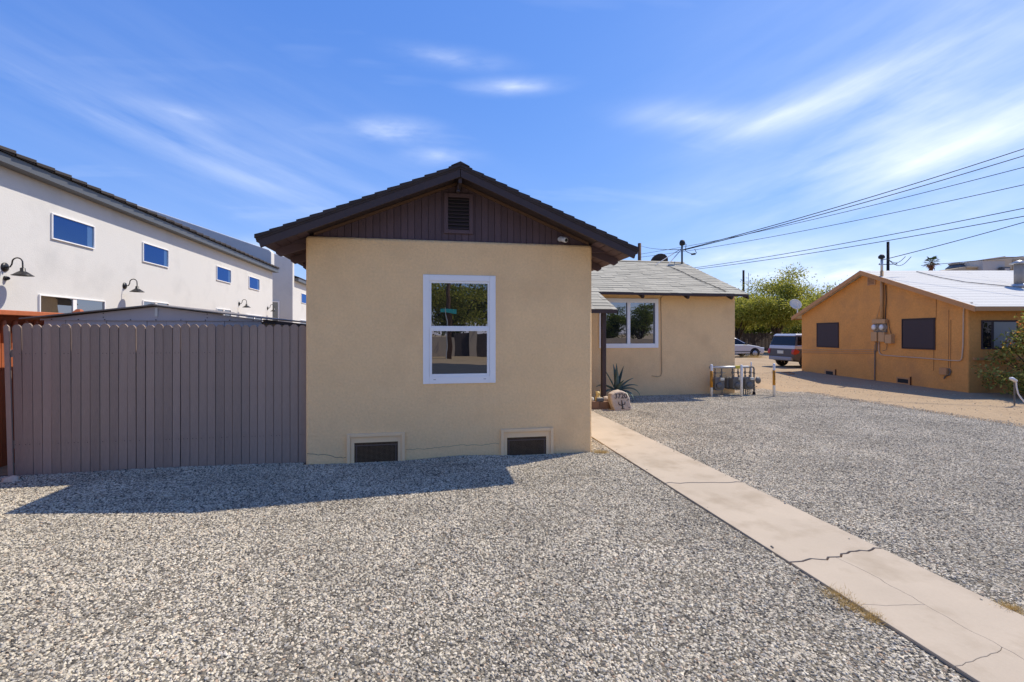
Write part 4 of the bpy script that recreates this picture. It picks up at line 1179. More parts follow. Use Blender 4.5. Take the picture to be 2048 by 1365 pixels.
for k, (ua, ub) in enumerate(drops):
    xa, xb = GX(ua), GX(ub)
    dp_ = MB()
    dp_.tube([(xa, GYM, zp), (xa, GYM, GZ(752)), (xa + .02, GYM, GZ(755))], .016, 7)
    dp_.tube([(xb, GYM, zp), (xb, GYM, GZ(746)), (xb + .01, GYM, GZ(756))], .016, 7)
    dp_.tube([(xa - .02, GYM + .03, GZ(746)), (xb + .14, GYM + .03, GZ(746))], .012, 6)
    dp_.build('drop_pipe', M['pipe'], rack, smooth=True)
    for xx in (xa, xb):
        MB().tube([(xx, GYM, GZ(749)), (xx, GYM, GZ(743))], .026, 8).build('fitting', M['gasgrey'], rack)
    x0 = GX(1425.5 + [0, 36.5, 61][k]); x1 = x0 + [.30, .30, .26][k]
    cx_ = (x0 + x1) / 2
    gm = thing('gas_meter', mlabels[k], 'gas meter', (cx_, GYM, GZ(780)), 0, 'gas meters hanging from the manifold')
    z0, z1 = GZ(780), GZ(755)
    body = MB().prism([(x0, GYM - .10, z0 + .05), (x0 + .05, GYM - .10, z0), (x1 - .05, GYM - .10, z0), (x1, GYM - .10, z0 + .05), (x1, GYM - .10, z1 - .04), (x1 - .05, GYM - .10, z1), (x0 + .05, GYM - .10, z1), (x0, GYM - .10, z1 - .04)], (0, .19, 0)).build('body', M['gasgrey'], gm, bevel=.02)
    MB().lathe([(.095, 0), (.085, .03), (.03, .04)], (cx_ - .02, GYM - .10, z0 + .13), 16, (0, -1, 0)).build('diaphragm', M['gasgrey'], gm, smooth=True)
    box('index_cover', M['paletop'], gm, cx_ + .0, cx_ + .115, GYM - .145, GYM - .10, z1 - .075, z1 - .005, bevel=.006)
    for xx in (x0 + .06, x1 - .06):
        MB().tube([(xx, GYM, z1 - .005), (xx, GYM, z1 + .055)], .026, 8).build('coupling', M['gasgrey'], gm)
if True:  # second body behind the middle meter and the legs below the right one
    gm2 = thing('gas_meter', 'rear gas meter partly hidden behind the middle one', 'gas meter', (GX(1462), GYM + .16, GZ(779)), 0, 'gas meters hanging from the manifold')
    MB().prism([(GX(1458), GYM + .10, GZ(777)), (GX(1461), GYM + .10, GZ(780)), (GX(1472), GYM + .10, GZ(780)), (GX(1472), GYM + .10, GZ(757)), (GX(1464), GYM + .10, GZ(755)), (GX(1460), GYM + .10, GZ(758))], (0, .14, 0)).build('body', M['gasgrey'], gm2, bevel=.02)
for u in (1445, 1488, 1492, 1495.5, 1499):
    MB().tube([(GX(u), GYM + .02, -.02), (GX(u), GYM + .02, GZ(778))], .014, 6).build('leg', M['pipe'], rack)
def marker(u, vb, vt, lab, sticker, r=.036):
    p = gp(u, vb)
    zt = H - (vt - HY) / FPX * (p.y / ray(u, vb).y)
    m_ = thing('marker_post', lab, 'post', (p.x, p.y, 0))
    MB().lathe([(r, -.03), (r, zt - .02), (r * .8, zt - .005), (r * .3, zt)], (p.x, p.y, 0), 16).build('post', M['markerwhite'], m_, smooth=True)
    if sticker:
        za, zb = sticker
        MB().lathe([(r + .0012, za), (r + .0012, zb)], (p.x, p.y, 0), 16).build('sticker', M['markerorange'], m_, smooth=True)
        # illegible dark print down the sticker
        rr2 = random.Random(int(u)); z = zb - .03; ik = MB()
        while z > za + (zb - za) * .35:
            hh = rr2.uniform(.006, .016); ww2 = rr2.uniform(.008, .02)
            ik.box(p.x - ww2 - .004, p.x + ww2 - .004, p.y - r - .004, p.y - r + .002, z - hh, z); z -= hh + rr2.uniform(.006, .014)
        ik.build('print', M['ink'], m_)
    return m_
marker(1423, 795, 729, 'white marker post with orange sticker left of the gas meters', (.27, .72))
marker(1483, 795, 730, 'plain white post in front of the right gas meter', None, .034)
marker(1502, 789, 724, 'thin white post just behind the right gas meter', None, .022)
marker(1548, 795, 727, 'white marker post with orange sticker standing alone right of the gas meters', (.33, .74), .034)

# ------------------------------------------------------------------ service mast and dish on the rear wing roof
mp_ = onY(1364, 524, 14.95); mz = zrr(14.95)
mast = thing('service_mast', 'dark service mast with weatherhead on the rear wing ridge', 'mast', (mp_.x, 14.95, mz))
mx, my = mp_.x, 14.95
mtz = onY(1365, 490, my).z
MB().tube([(mx, my, mz - .02), (mx, my, mtz)], .032, 8).build('pole', mat('blue grey mast', (.05, .065, .09), .5), mast, smooth=True)
MB().lathe([(.035, 0), (.09, .02), (.10, .10), (.07, .18), (.02, .20)], (mx + .01, my, mtz - .03), 10).build('weatherhead', M['wire'], mast, smooth=True)
bp = onY(1341, 533, 14.1); bz = zrr(14.1) + .0
MB().tube([(mx, my, mtz - .12), (onY(1311, 521, 14.6).x, 14.6, zrr(14.6) + .02)], .014, 6).build('brace', M['galv'], mast)
MB().tube([(mx, my, mtz - .14), (onY(1334, 523, 14.5).x, 14.5, zrr(14.5) + .02)], .014, 6).build('brace', M['galv'], mast)
lp = [(mx + .03, my, mtz + .08), (mx + .14, my - .02, mtz + .02), (mx + .12, my - .02, mtz - .2), (mx + .2, my, mtz - .25), (mx + .42, my, mtz - .32), (mx + .55, my, mtz - .27), (mx + .48, my, mtz - .14)]
MB().tube(lp, .012, 5).build('drip_loop', M['wire'], mast)
MB().tube([(mx + .36, my, mtz - .32), (mx + .5, my, mtz - .30)], .035, 6).build('splice', M['wire'], mast)
dc = onY(1322, 520, 15.35)
dish = thing('satellite_dish', 'dark satellite dish seen behind the ridge of the rear wing', 'satellite dish', (dc.x, 15.4, zrr(15.4)))
MB().lathe([(.0, .03), (.12, .035), (.22, .06), (.31, .10), (.315, .105), (.22, .075), (.0, .05)], (dc.x, 15.42, zrr(15.42) + .09), 24, (.1, .75, .55)).build('reflector', M['dishdark'], dish, smooth=True)
MB().tube([(dc.x, 15.42, zrr(15.42) - .02), (dc.x, 15.44, zrr(15.42) + .2)], .022, 6).build('mount', M['dishdark'], dish)
ca = onY(1341, 533, 14.35)
cz = lambda yy: zrr(yy) + .016
rc_ = []
for (u, yy) in ((1336, 14.55), (1341, 14.4), (1349, 14.2), (1365, 13.8), (1385, 13.25), (1410, 12.7), (1438, 12.15), (1452, 11.85)):
    zz = cz(yy); d = yy / ray(u, 600).y
    xx = ray(u, 600).x * d
    rc_.append((xx, yy, zz))
tag(MB().tube(rc_, .010, 5).build('roof_cable', M['wire']), 'thin black cable lying down the grey shingled roof', 'cable')

# ------------------------------------------------------------------ orange neighbour house (own frame: x along the gable wall, y outwards)
K = gp(1937, 786); K2 = gp(1603, 742)
dirw = (K2 - K); LW = dirw.length; dirw.normalize()
nang = math.atan2(dirw.y, dirw.x)
nb = thing('orange_house', 'orange stucco house with white roof on the right', 'house', (K.x, K.y, 0), nang)
NI = rootm(nb).inverted(); nrmw = Vector((-dirw.y, dirw.x, 0))
def gl(u, v):
    p = onP(u, v, K, nrmw); q = NI @ p; return q.x, q.z
NE = 2.64; NPK = 4.10; DEP = 13.0
psl = (NPK - NE) / (LW / 2)
MB().prism([(0, 0, -.1), (LW, 0, -.1), (LW, 0, NE - .04), (LW / 2, 0, NPK - .06), (0, 0, NE - .04)], (0, -DEP, 0)).build('wall', M['orange'], nb, False, bevel=.03)
def nz_(x): return NPK - psl * abs(x - LW / 2)
for s in (0, 1):
    xe = -.42 if s == 0 else LW + .42
    MB().prism([(xe, .20, nz_(xe) - .05), (LW / 2, .20, NPK - .05), (LW / 2, .20, NPK + .03), (xe, .20, nz_(xe) + .03)], (0, -DEP - .4, 0)).build('roof', M['roofwhite'], nb, False)
    MB().prism([(xe, .235, nz_(xe) - .12), (LW / 2, .235, NPK - .12), (LW / 2, .235, NPK + .036), (xe, .235, nz_(xe) + .036)], (0, -.032, 0)).build('rake_board', M['orange_trim'], nb, False)
    box('fascia', M['orange_trim'], nb, xe - .002, xe + .02, -DEP, .20, nz_(xe) - .10, nz_(xe) + .025, False)
def grect(name, mt, ua, va, ub, vb, y0, y1, parent=nb, bevel=0.0):
    x0, z1 = gl(ua, va); x1, z0 = gl(ub, vb)
    return MB().box(min(x0, x1), max(x0, x1), y0, y1, min(z0, z1), max(z0, z1)).build(name, mt, parent, False, bevel=bevel)
for (a, b_, c, d) in ((1635, 648, 1677, 695), (1806, 640, 1869.5, 698.5)):
    w_ = grect('window', M['black'], a, b_, c, d, -.02, .012)
    x0, z1 = gl(a, b_); x1, z0 = gl(c, d); lo, hi = min(x0, x1), max(x0, x1); zl, zh = min(z0, z1), max(z0, z1)
    box('sun_screen', M['sunscreen'], w_, lo + .02, hi - .02, .013, .02, zl + .02, zh - .02, False)
    rect = MB(); 
    rect.box(lo - .03, lo, -.01, .028, zl - .03, zh + .03); rect.box(hi, hi + .03, -.01, .028, zl - .03, zh + .03); rect.box(lo, hi, -.01, .028, zh, zh + .03); rect.box(lo, hi, -.01, .028, zl - .03, zl)
    rect.build('window_trim', mat('dark screen frame', (.05, .035, .035), .7) if 'dark screen frame' not in bpy.data.materials else bpy.data.materials['dark screen frame'], w_, False)
gvn = grect('gable_vent', M['orange_trim'], 1735.5, 552, 1752, 570, .002, .025)
xa, za = gl(1736, 552); xb, zb = gl(1751, 569)
for i in range(7):
    z = min(za, zb) + .03 + i * (abs(za - zb) - .04) / 7
    box('slat', M['sunscreen'], gvn, min(xa, xb) + .03, max(xa, xb) - .03, .026, .032, z, z + .016, False)
for (a, b_, c, d, i1, i2, i3, i4) in ((1650, 739, 1672, 756, 1653, 742, 1667, 752), (1794, 754, 1822, 772, 1796.5, 757, 1817.5, 767.5)):
    v_ = grect('crawl_vent', M['orange_trim'], a, b_, c, d, .002, .022)
    grect('opening', M['black'], i1, i2, i3, i4, .023, .027, v_)
    x0, z1 = gl(c - 1, b_); x1, z0 = gl(c, d)
    box('vent_edge', mat('rust edge', (.12, .05, .02), .9) if 'rust edge' not in bpy.data.materials else bpy.data.materials['rust edge'], v_, min(x0, x1) - .02, min(x0, x1) + .005, .003, .04, z0 - .02, z1, False)
# electric meters and their boxes: a thing of its own hung on the wall
def T(x, y, z): return tuple(rootm(nb) @ Vector((x, y, z)))
ex, ez_ = gl(1762, 684)
em = thing('electric_meter_panel', 'pair of round electric meters with tan boxes on the orange gable wall', 'meter panel', T(ex, 0, ez_), nang)
def er(name, mt, ua, va, ub, vb, y0, y1, parent=None, bevel=.004):
    x0, z1 = gl(ua, va); x1, z0 = gl(ub, vb)
    return MB().box(min(x0, x1) - ex, max(x0, x1) - ex, y0, y1, min(z0, z1) - ez_, max(z0, z1) - ez_).build(name, mt, parent or em, False, bevel=bevel)
er('top_box', M['beigebox'], 1750, 639.5, 1776, 647, .0, .12)
er('backplate', M['pipe'], 1750, 647, 1775, 664.5, .0, .05)
er('lower_box', M['beigebox'], 1748, 664.5, 1759.5, 683, 0, .12); er('lower_box', M['beigebox'], 1763, 665, 1775, 684, 0, .12)
er('side_box', M['beigebox'], 1777, 669.5, 1790, 687.5, 0, .14)
for u in (1753.5, 1769):
    x, z = gl(u, 655)
    mt_ = MB().lathe([(.15, 0), (.15, .05), (.125, .055), (.12, .10), (.11, .115), (.05, .12)], (x - ex, .0, z - ez_), 20, (0, 1, 0)).build('meter', M['flue'], em, False)
    MB().lathe([(.095, .116), (.095, .128), (.03, .13)], (x - ex, 0, z - ez_), 18, (0, 1, 0)).build('dial', M['meterglass'], mt_, False, smooth=True)
x, z = gl(1767, 640); x2, z2 = gl(1768, 545)
msx, msz = gl(1768, 520)
MB().tube([(x - ex, .06, z - ez_), (x - ex, .06, NPK - .10 - ez_)], .052, 8).build('riser_pipe', M['beigebox'], em, False, smooth=True)
MB().tube([(x - ex, .06, NPK - .14 - ez_), (x - ex, .06, NPK + .36 - ez_)], .042, 8).build('mast', M['galv'], em, False, smooth=True)
MB().lathe([(.05, 0), (.10, .03), (.10, .10), (.05, .16), (.01, .17)], (x - ex, .07, NPK + .34 - ez_), 10).build('weatherhead', M['wire'], em, False, smooth=True)
MASTTOP = Vector(T(x, .06, NPK + .30))
for (pts, r, nm, mk_) in (([(1773, 570), (1774, 600), (1772, 640)], .014, 'side_cable', 'wire'), ([(1765, 560), (1762, 610), (1754, 640)], .008, 'side_cable', 'beigebox'),
                          ([(1779, 640), (1780, 655), (1784, 668)], .010, 'side_cable', 'wire'), ([(1752, 684), (1752, 700), (1750, 704)], .016, 'conduit', 'beigebox'), ([(1755.5, 684), (1755, 702), (1750, 707)], .016, 'conduit', 'pipe'),
                          ([(1751.5, 690), (1751, 766)], .020, 'ground_pipe', 'pipe'), ([(1770, 684), (1776, 690), (1774, 700), (1767, 702)], .008, 'side_cable', 'pipe')):
    P = [gl(*q) for q in pts]
    MB().tube([(a - ex, .03, b_ - ez_) for a, b_ in P], r, 6).build(nm, M[mk_], em, False)
for v0, v1 in ((700, 700), (703, 703.5), (706, 707)):
    a = gl(1605, v0); b_ = gl(1748, v1)
    MB().tube([(a[0], .014, a[1]), ((a[0] + b_[0]) / 2, .014, (a[1] + b_[1]) / 2 - .01), (b_[0], .014, b_[1])], .012, 5).build('wall_cable', M['beigebox'], nb, False)
cpts = [(1759.5, 684), (1759.5, 700), (1760.5, 706), (1764, 710), (1775, 711.5), (1838, 716), (1905, 721.5), (1919, 722), (1924, 720.5), (1926, 715), (1928, 690), (1929, 628), (1930, 617), (1934, 610), (1941, 607), (1947, 606)]
MB().tube([(a, .03, b_) for a, b_ in (gl(*q) for q in cpts)], .017, 8).build('conduit', M['conduit'], nb, False, smooth=True)
for u_, va_, vb_ in ((1873, 588, 640), (1868, 700, 742), (1898, 620, 736), (1902, 640, 736)):
    a = gl(u_, va_); b_ = gl(u_ - .5, vb_)
    MB().tube([(a[0], .006, a[1]), (b_[0], .006, b_[1])], .006, 4).build('wall_cable', mat('dark wall line', (.22, .12, .06), .9) if 'dark wall line' not in bpy.data.materials else bpy.data.materials['dark wall line'], nb, False)
ux, uz = gl(1891, 750)
ub_ = thing('utility_box', 'small tan utility box low on the orange wall near its corner', 'utility box', T(ux, 0, uz), nang)
x0, z1 = gl(1884, 736); x1, z0 = gl(1899, 751)
MB().box(min(x0, x1) - ux, max(x0, x1) - ux, .0, .10, 0, abs(z1 - z0)).build('box_body', M['orange_trim'], ub_, False, bevel=.01)
P = [gl(*q) for q in ((1900, 738), (1903, 743), (1901, 750), (1892, 753), (1890, 758))]
MB().tube([(a - ux, .03, b_ - uz) for a, b_ in P], .018, 6).build('pipe', M['pipe'], ub_, False)
# side wall facing the street: window
def sl_(u, v):
    p = onP(u, v, K, dirw); q = NI @ p; return q.y, q.z
y1_, zt = sl_(1962, 641); y0_, zb = sl_(2034, 699)
w_ = MB().box(-.02, .02, y0_, y1_, zb, zt).build('window', M['black'], nb, False)
w_.data.materials[0] = M['sunscreen']
ysp = y1_ - (y1_ - y0_) * .30
MB().box(-.025, -.0205, ysp + .04, y1_ - .04, zb + .05, zt - .05).build('pane', M['carglass'], w_, False)
MB().box(-.025, -.0205, y0_ + .04, ysp - .04, zb + .05, zt - .05).build('pane', mat('blinds behind glass', (.20, .23, .24), .35, spec=.6), w_, False)
MB().box(-.06, -.001, y0_ - .1, y1_ + .25, zb - .32, zb - .25).build('sill', M['orange_trim'], nb, False)
# flue on the roof
def near_slope(u, v):
    # point on the near white slope under a pixel
    n_ = (rootm(nb).to_3x3() @ Vector((-psl, 0, 1))).normalized()
    p0 = rootm(nb) @ Vector((LW / 2, 0, NPK + .03))
    return onP(u, v, p0, n_)
fp = near_slope(2038, 572)
fl = thing('roof_flue', 'metal flue pipe with cap on the white roof', 'flue', fp)
MB().lathe([(.26, -.05), (.22, .03), (.17, .06)], (0, 0, .0), 16).build('flashing', M['galv'], fl, False, smooth=True)
MB().lathe([(.125, 0), (.125, .70)], (0, 0, .02), 16).build('pipe', M['flue'], fl, False, smooth=True)
MB().lathe([(.18, .0), (.24, .02), (.05, .12), (.0, .13)], (0, 0, .72), 16).build('cap', M['galv'], fl, False, smooth=True)
# cable lying over the white roof
ps = [near_slope(u, v) + Vector((0, 0, .03)) for u, v in ((1833, 545), (1880, 557), (1930, 566), (1990, 572), (2060, 579))]
tag(MB().tube(ps, .013, 5).build('roof_cable', mat('tan cable', (.30, .25, .2), .7)), 'tan cable lying across the white roof', 'cable')
# dish at the far eave of the orange house
dp0 = Vector(T(LW + .28, .02, nz_(LW + .28) + .03))
d2 = thing('satellite_dish', 'pale satellite dish on the left eave of the orange house', 'satellite dish', dp0)
MB().tube([(0, 0, -.01), (0, 0, .28), (-.10, -.02, .42)], .025, 6).build('arm', M['galv'], d2, False)
MB().lathe([(0, .0), (.13, .01), (.22, .034), (.265, .058), (.27, .064), (.22, .046), (.13, .02), (0, .012)], (-.20, -.08, .52), 24, (-.25, -.85, .45)).build('reflector', M['dishwhite'], d2, False, smooth=True)
MB().tube([(-.12, -.04, .30), (-.30, -.34, .46), (-.32, -.38, .60)], .014, 5).build('feed_arm', M['galv'], d2, False)

# ------------------------------------------------------------------ leaves, trees
def leaf_cloud(points, size, seed, aspect=2.2, droop=0.3):
    """many small diamond leaves round the given points -> arrays"""
    rg = np.random.default_rng(seed); P = np.asarray(points); n = len(P)
    d = rg.normal(size=(n, 3)); d[:, 2] -= droop; d /= np.linalg.norm(d, axis=1)[:, None]
    e = rg.normal(size=(n, 3)); s = np.cross(d, e); s /= np.linalg.norm(s, axis=1)[:, None]
    L_ = size * rg.uniform(.6, 1.4, n)[:, None]; W_ = L_ / aspect
    a = P - d * L_ / 2; c = P + d * L_ / 2; b = P + s * W_ / 2; e_ = P - s * W_ / 2
    V = np.stack([a, b, c, e_], 1).reshape(-1, 3)
    F = np.arange(n * 4).reshape(n, 4)
    return V, F
def cloud_obj(name, V, F, mt, parent):
    inv = rootm(parent).inverted(); t = np.array(inv.translation); r3 = np.array(inv.to_3x3())
    V = V @ r3.T + t
    me = bpy.data.meshes.new(name)
    me.vertices.add(len(V)); me.vertices.foreach_set('co', V.astype(np.float32).ravel())
    me.loops.add(F.size); me.loops.foreach_set('vertex_index', F.astype(np.int32).ravel())
    me.polygons.add(len(F)); me.polygons.foreach_set('loop_start', np.arange(0, F.size, F.shape[1], dtype=np.int32)); me.polygons.foreach_set('loop_total', np.full(len(F), F.shape[1], dtype=np.int32))
    me.materials.append(mt); me.update(); me.validate()
    o = bpy.data.objects.new(name, me); col.objects.link(o); o.parent = parent
    return o
def tree(label, base, height, radius, seed, nleaf, lsize, mt, trunk_r=.16, fork=.22, name='mesquite_tree', group=None, flat=.6, spread=.13, zsq=1.0):
    rg = random.Random(seed); base = Vector(base)
    t = thing(name, label, 'tree', base, 0, group)
    wood = MB(); ends = []
    fz = height * fork
    lean = Vector((rg.uniform(-.2, .2), rg.uniform(-.2, .2), 0))
    top = base + Vector((0, 0, fz)) + lean
    wood.tube([base + Vector((0, 0, -.1)), base + Vector((0, 0, fz * .5)) + lean * .3, top], [trunk_r * 1.25, trunk_r, trunk_r * .9], 8)
    nl_ = 6; limbs = MB()
    for i in range(nl_):
        az = 2 * math.pi * (i + rg.uniform(-.3, .3)) / nl_
        rr_ = radius * rg.uniform(.45, .8); zz = height * rg.uniform(.55, .9)
        if i == 0: rr_ = radius * .15; zz = height * .92
        tip = base + Vector((math.cos(az) * rr_, math.sin(az) * rr_, zz))
        mid = top.lerp(tip, .5) + Vector((rg.uniform(-.3, .3), rg.uniform(-.3, .3), rg.uniform(-.1, .5))) * (height / 7)
        limbs.tube([top - Vector((0, 0, .1)), top.lerp(mid, .5), mid, mid.lerp(tip, .6), tip], [trunk_r * .65, trunk_r * .5, trunk_r * .38, trunk_r * .25, trunk_r * .1], 6)
        for k in range(8):
            f = rg.uniform(.3, 1.0); st = (mid.lerp(tip, (f - .5) * 2) if f > .5 else top.lerp(mid, f * 2))
            an = rg.uniform(0, 6.28); out = radius * rg.uniform(.2, .5)
            en = st + Vector((math.cos(an) * out, math.sin(an) * out, rg.uniform(-.25, .55) * out))
            c2 = en - base; hr = math.hypot(c2.x, c2.y)
            if hr > radius: en = base + Vector((c2.x * radius / hr, c2.y * radius / hr, c2.z))
            limbs.tube([st, st.lerp(en, .5) + Vector((0, 0, .12 * out)), en], [trunk_r * .16, trunk_r * .10, trunk_r * .04], 4)
            for q in range(4):
                ends.append((st.lerp(en, rg.uniform(.45, 1.05)), rg.uniform(.6, 1.3)))
    wood.build('trunk', M['bark'], t, smooth=True)
    limbs.build('limb', M['bark'], t, smooth=True)
    pts = []; per = max(1, nleaf // len(ends)); ng = np.random.default_rng(seed)
    for (e, k) in ends:
        n_ = int(per * k); sg = radius * spread * k
        dd = ng.normal(size=(n_, 3)) * np.array([sg, sg, sg * flat]); pts.append(np.array(e) + dd)
    V, F = leaf_cloud(np.concatenate(pts), lsize, seed)
    V[:, 2] = np.maximum(V[:, 2], base.z + .25)
    cloud_obj('crown', V, F, mt, t)
    return t
def place(u, d): 
    p = atd(u, HY, d); return (p.x, p.y, 0)
tree('big yellow-green mesquite tree behind the parked vehicles', place(1556, 42), 7.2, 4.2, 11, 34000, .18, M['mesq'], .22, .24)
tree('green mesquite tree beside the rear wing of the tan house', place(1478, 45), 6.2, 3.8, 12, 26000, .18, M['mesq'], .20, .22)
tree('mesquite tree right of the biggest one, behind the orange house', place(1628, 48), 6.6, 4.0, 13, 24000, .18, M['mesq'], .20, .25)
tree('low dark mesquite behind the sedan', place(1510, 52), 4.6, 4.2, 14, 14000, .2, M['mesq2'], .18, .15)
tree('low mesquite filling the gap behind the suv roof', place(1602, 54), 4.4, 4.4, 15, 16000, .2, M['mesq2'], .18, .10)
tree('far dark mesquite left of the orange house gable', place(1660, 58), 5.0, 4.4, 16, 14000, .2, M['mesq2'], .18, .10)
# dark board fence and clutter behind the cars
fb = thing('board_fence', 'dark weathered board fence under the mesquite trees', 'fence', place(1540, 47))
a = Vector(place(1400, 51)); b = Vector(place(1625, 45)); nbz = 84
for i in range(nbz):
    p = a.lerp(b, i / nbz); q = a.lerp(b, (i + .9) / nbz); hgt = 1.75 + random.uniform(-.12, .1)
    dv = (b - a).normalized(); nv = Vector((-dv.y, dv.x, 0)) * .02
    MB().hexa([p - nv, q - nv, q + nv, p + nv, p - nv + Vector((0, 0, hgt)), q - nv + Vector((0, 0, hgt)), q + nv + Vector((0, 0, hgt)), p + nv + Vector((0, 0, hgt))]).build('board', M['darkwood'], fb)

# shrub by the orange house
def shrub():
    c = gp(2040, 800); c = Vector((c.x + 1.0, c.y - .05, 0))
    t = thing('shrub', 'leafy shrub with reddish tips against the orange house at the right edge', 'shrub', c)
    rg = random.Random(5); ng = np.random.default_rng(5); pts = []; st = MB()
    for i in range(95):
        an = rg.uniform(0, 6.28); zz = 2.1 * rg.random() ** 1.15 + .08
        lim = 1.35 if zz < .75 else max(.45, 1.35 - (zz - .75) * .75)
        rr_ = lim * rg.random() ** .55
        e = c + Vector((math.cos(an) * rr_, math.sin(an) * rr_, zz))
        st.tube([c + Vector((math.cos(an) * .1, math.sin(an) * .1, 0)), c.lerp(e, .5) + Vector((0, 0, .1)), e], [.018, .012, .005], 4)
        pts.append(np.array(e) + ng.normal(size=(110, 3)) * np.array([.14, .14, .11]))
    st.build('stem', M['bark'], t)
    V, F = leaf_cloud(np.concatenate(pts), .085, 6, 1.9, 0.0); V[:, 2] = np.maximum(V[:, 2], .01)
    cloud_obj('foliage', V, F, M['shrub'], t)
shrub()
hp = [gp(2012, 800, 0) + Vector((.05, -.12, .35))]
hq = gp(2030, 812)
hose = thing('garden_hose', 'white hose curving down in front of the shrub at the right edge', 'hose', (hq.x, hq.y, 0))
d0 = hq.y / ray(2030, 812).y
pt = [atd(2024, 758, d0), atd(2032, 763, d0), atd(2033, 775, d0), atd(2036, 788, d0), atd(2042, 797, d0), atd(2052, 808, d0)]
MB().tube(pt + [Vector((pt[-1].x + .1, pt[-1].y, 0.0))], .016, 7).build('tube', M['whiteplastic'], hose, smooth=True)
MB().tube([pt[0] - Vector((.05, 0, -.01)), pt[0], pt[1]], [.03, .045, .04], 8).build('nozzle', M['whiteplastic'], hose, smooth=True)
MB().tube([Vector((pt[1].x, pt[1].y + .03, -.05)), Vector((pt[1].x, pt[1].y + .03, pt[1].z))], .018, 6).build('stand_pipe', M['pipe'], hose)

# dry grass tufts
def tuft(label, pts, n, size, seed):
    rg = np.random.default_rng(seed); P = []
    for (x, y, r) in pts: P.append(np.array([x, y, .02]) + rg.normal(size=(n, 3)) * np.array([r, r, .004]))
    P = np.concatenate(P); k = len(P)
    d = rg.normal(size=(k, 3)) * .8; d[:, 2] = np.abs(rg.normal(size=k)) * .7 + .25; d /= np.linalg.norm(d, axis=1)[:, None]
    s = np.cross(d, rg.normal(size=(k, 3))); s /= np.linalg.norm(s, axis=1)[:, None]
    L_ = size * rg.uniform(.5, 1.3, k)[:, None]
    V = np.stack([P - s * .0016, P + s * .0016, P + d * L_], 1).reshape(-1, 3)
    V[:, 2] = np.maximum(V[:, 2], .012)
    o = cloud_obj('dry_grass', V, np.arange(k * 3).reshape(k, 3), M['drygrass'], path)
    o.parent = None
    tag(o, label, 'grass', kind='stuff')
a = gp(1665, 1195); b = gp(1715, 1218)
tuft('dry straw-coloured grass along the edges of the concrete path', [(PX0 - .03, 2.66, .045), (PX0 - .03, 2.54, .04), (PX0 - .02, 2.42, .03), (PX1 + .03, 2.35, .03), (PX1 + .04, 2.15, .035), (2.42, 6.48, .04), (2.5, 6.45, .03)], 230, .055, 3)
a = gp(1500, 716)
tuft('dry yellow weeds by the wheel of the silver sedan', [(gp(u, v).x, gp(u, v).y, .35) for u, v in ((1500, 715), (1506, 716), (1512, 716))], 500, .35, 4)

# ------------------------------------------------------------------ vehicles
def wheel(parent, c, r, w, ax=(0, 1, 0)):
    t = MB().lathe([(r * .62, -w / 2), (r * .93, -w / 2), (r, -w * .35), (r, w * .35), (r * .93, w / 2), (r * .62, w / 2)], c, 22, ax).build('wheel', M['tyre'], parent, False, smooth=True)
    MB().lathe([(r * .60, -w * .51), (r * .60, -w * .46), (r * .2, -w * .40), (.03, -w * .44)], c, 16, ax).build('rim', M['rim'], t, False, smooth=True)
    sp = MB()
    for k in range(5):
        an = 2 * math.pi * k / 5
        c_ = Vector(c); e = c_ + Vector((math.cos(an) * r * .58, 0, math.sin(an) * r * .58)); off = Vector((0, -w * .50, 0))
        sp.bar(c_ + off, e + off, .05, .03, up=(0, 1, 0))
    sp.build('spokes', M['rim'], t, False)
    return t
# boxy SUV, nose towards +x; we see tail and right side
su = thing('suv', 'boxy silver and grey suv parked beside the orange house', 'suv', (18.0, 20.65, 0))
LN, WD, HT = 4.3, 1.82, 1.72
MB().prism([(.03, 0, .42), (.0, 0, .62), (.04, 0, .98), (3.9, 0, .98), (4.22, 0, .88), (4.30, 0, .62), (4.25, 0, .36), (3.9, 0, .30), (.35, 0, .30)], (0, WD, 0)).build('body', M['cladding'], su, False, bevel=.07, bseg=3)
MB().prism([(.045, .012, .93), (.085, .012, 1.14), (3.05, .012, 1.14), (3.9, .012, 1.06), (4.18, .012, .93)], (0, WD - .024, 0)).build('upper_body', M['silver'], su, False, bevel=.05, bseg=3)
# cabin with inward-leaning sides
def frustum(x0b, x1b, x0t, x1t, y0, y1, inset, z0, z1):
    return MB().hexa([(x0b, y0, z0), (x1b, y0, z0), (x1b, y1, z0), (x0b, y1, z0), (x0t, y0 + inset, z1), (x1t, y0 + inset, z1), (x1t, y1 - inset, z1), (x0t, y1 - inset, z1)])
frustum(.09, 3.15, .25, 2.45, .03, WD - .03, .12, 1.12, 1.62).build('windows', M['carglass'], su, False, bevel=.03)
frustum(.17, 2.62, .30, 2.40, .13, WD - .13, .05, 1.60, 1.72).build('roof', M['silver'], su, False, bevel=.05, bseg=3)
for (xa, xb) in ((.10, .25), (1.55, 1.62)):
    MB().hexa([(xa, .022, 1.12), (xa + .12, .022, 1.12), (xa + .12, .06, 1.12), (xa, .06, 1.12), (xb + .02, .145, 1.62), (xb + .10, .145, 1.62), (xb + .10, .19, 1.62), (xb + .02, .19, 1.62)]).build('pillar', M['cladding'], su, False)
MB().box(-.06, .12, .12, WD - .12, .36, .55).build('bumper', mat('grey bumper', (.30, .30, .31), .5), su, False, bevel=.04)
MB().box(-.012, .03, .70, 1.12, .70, .86).build('licence_plate', M['plate'], su, False)
for y in (-.012, WD - .16):
    MB().prism([(-.015, y, .70), (-.02, y, .80), (.02, y, .93), (.12, y, .97), (.34, y, .86), (.30, y, .74), (.10, y, .66)], (0, .172, 0)).build('tail_lamp', M['redlamp'], su, False, bevel=.02)
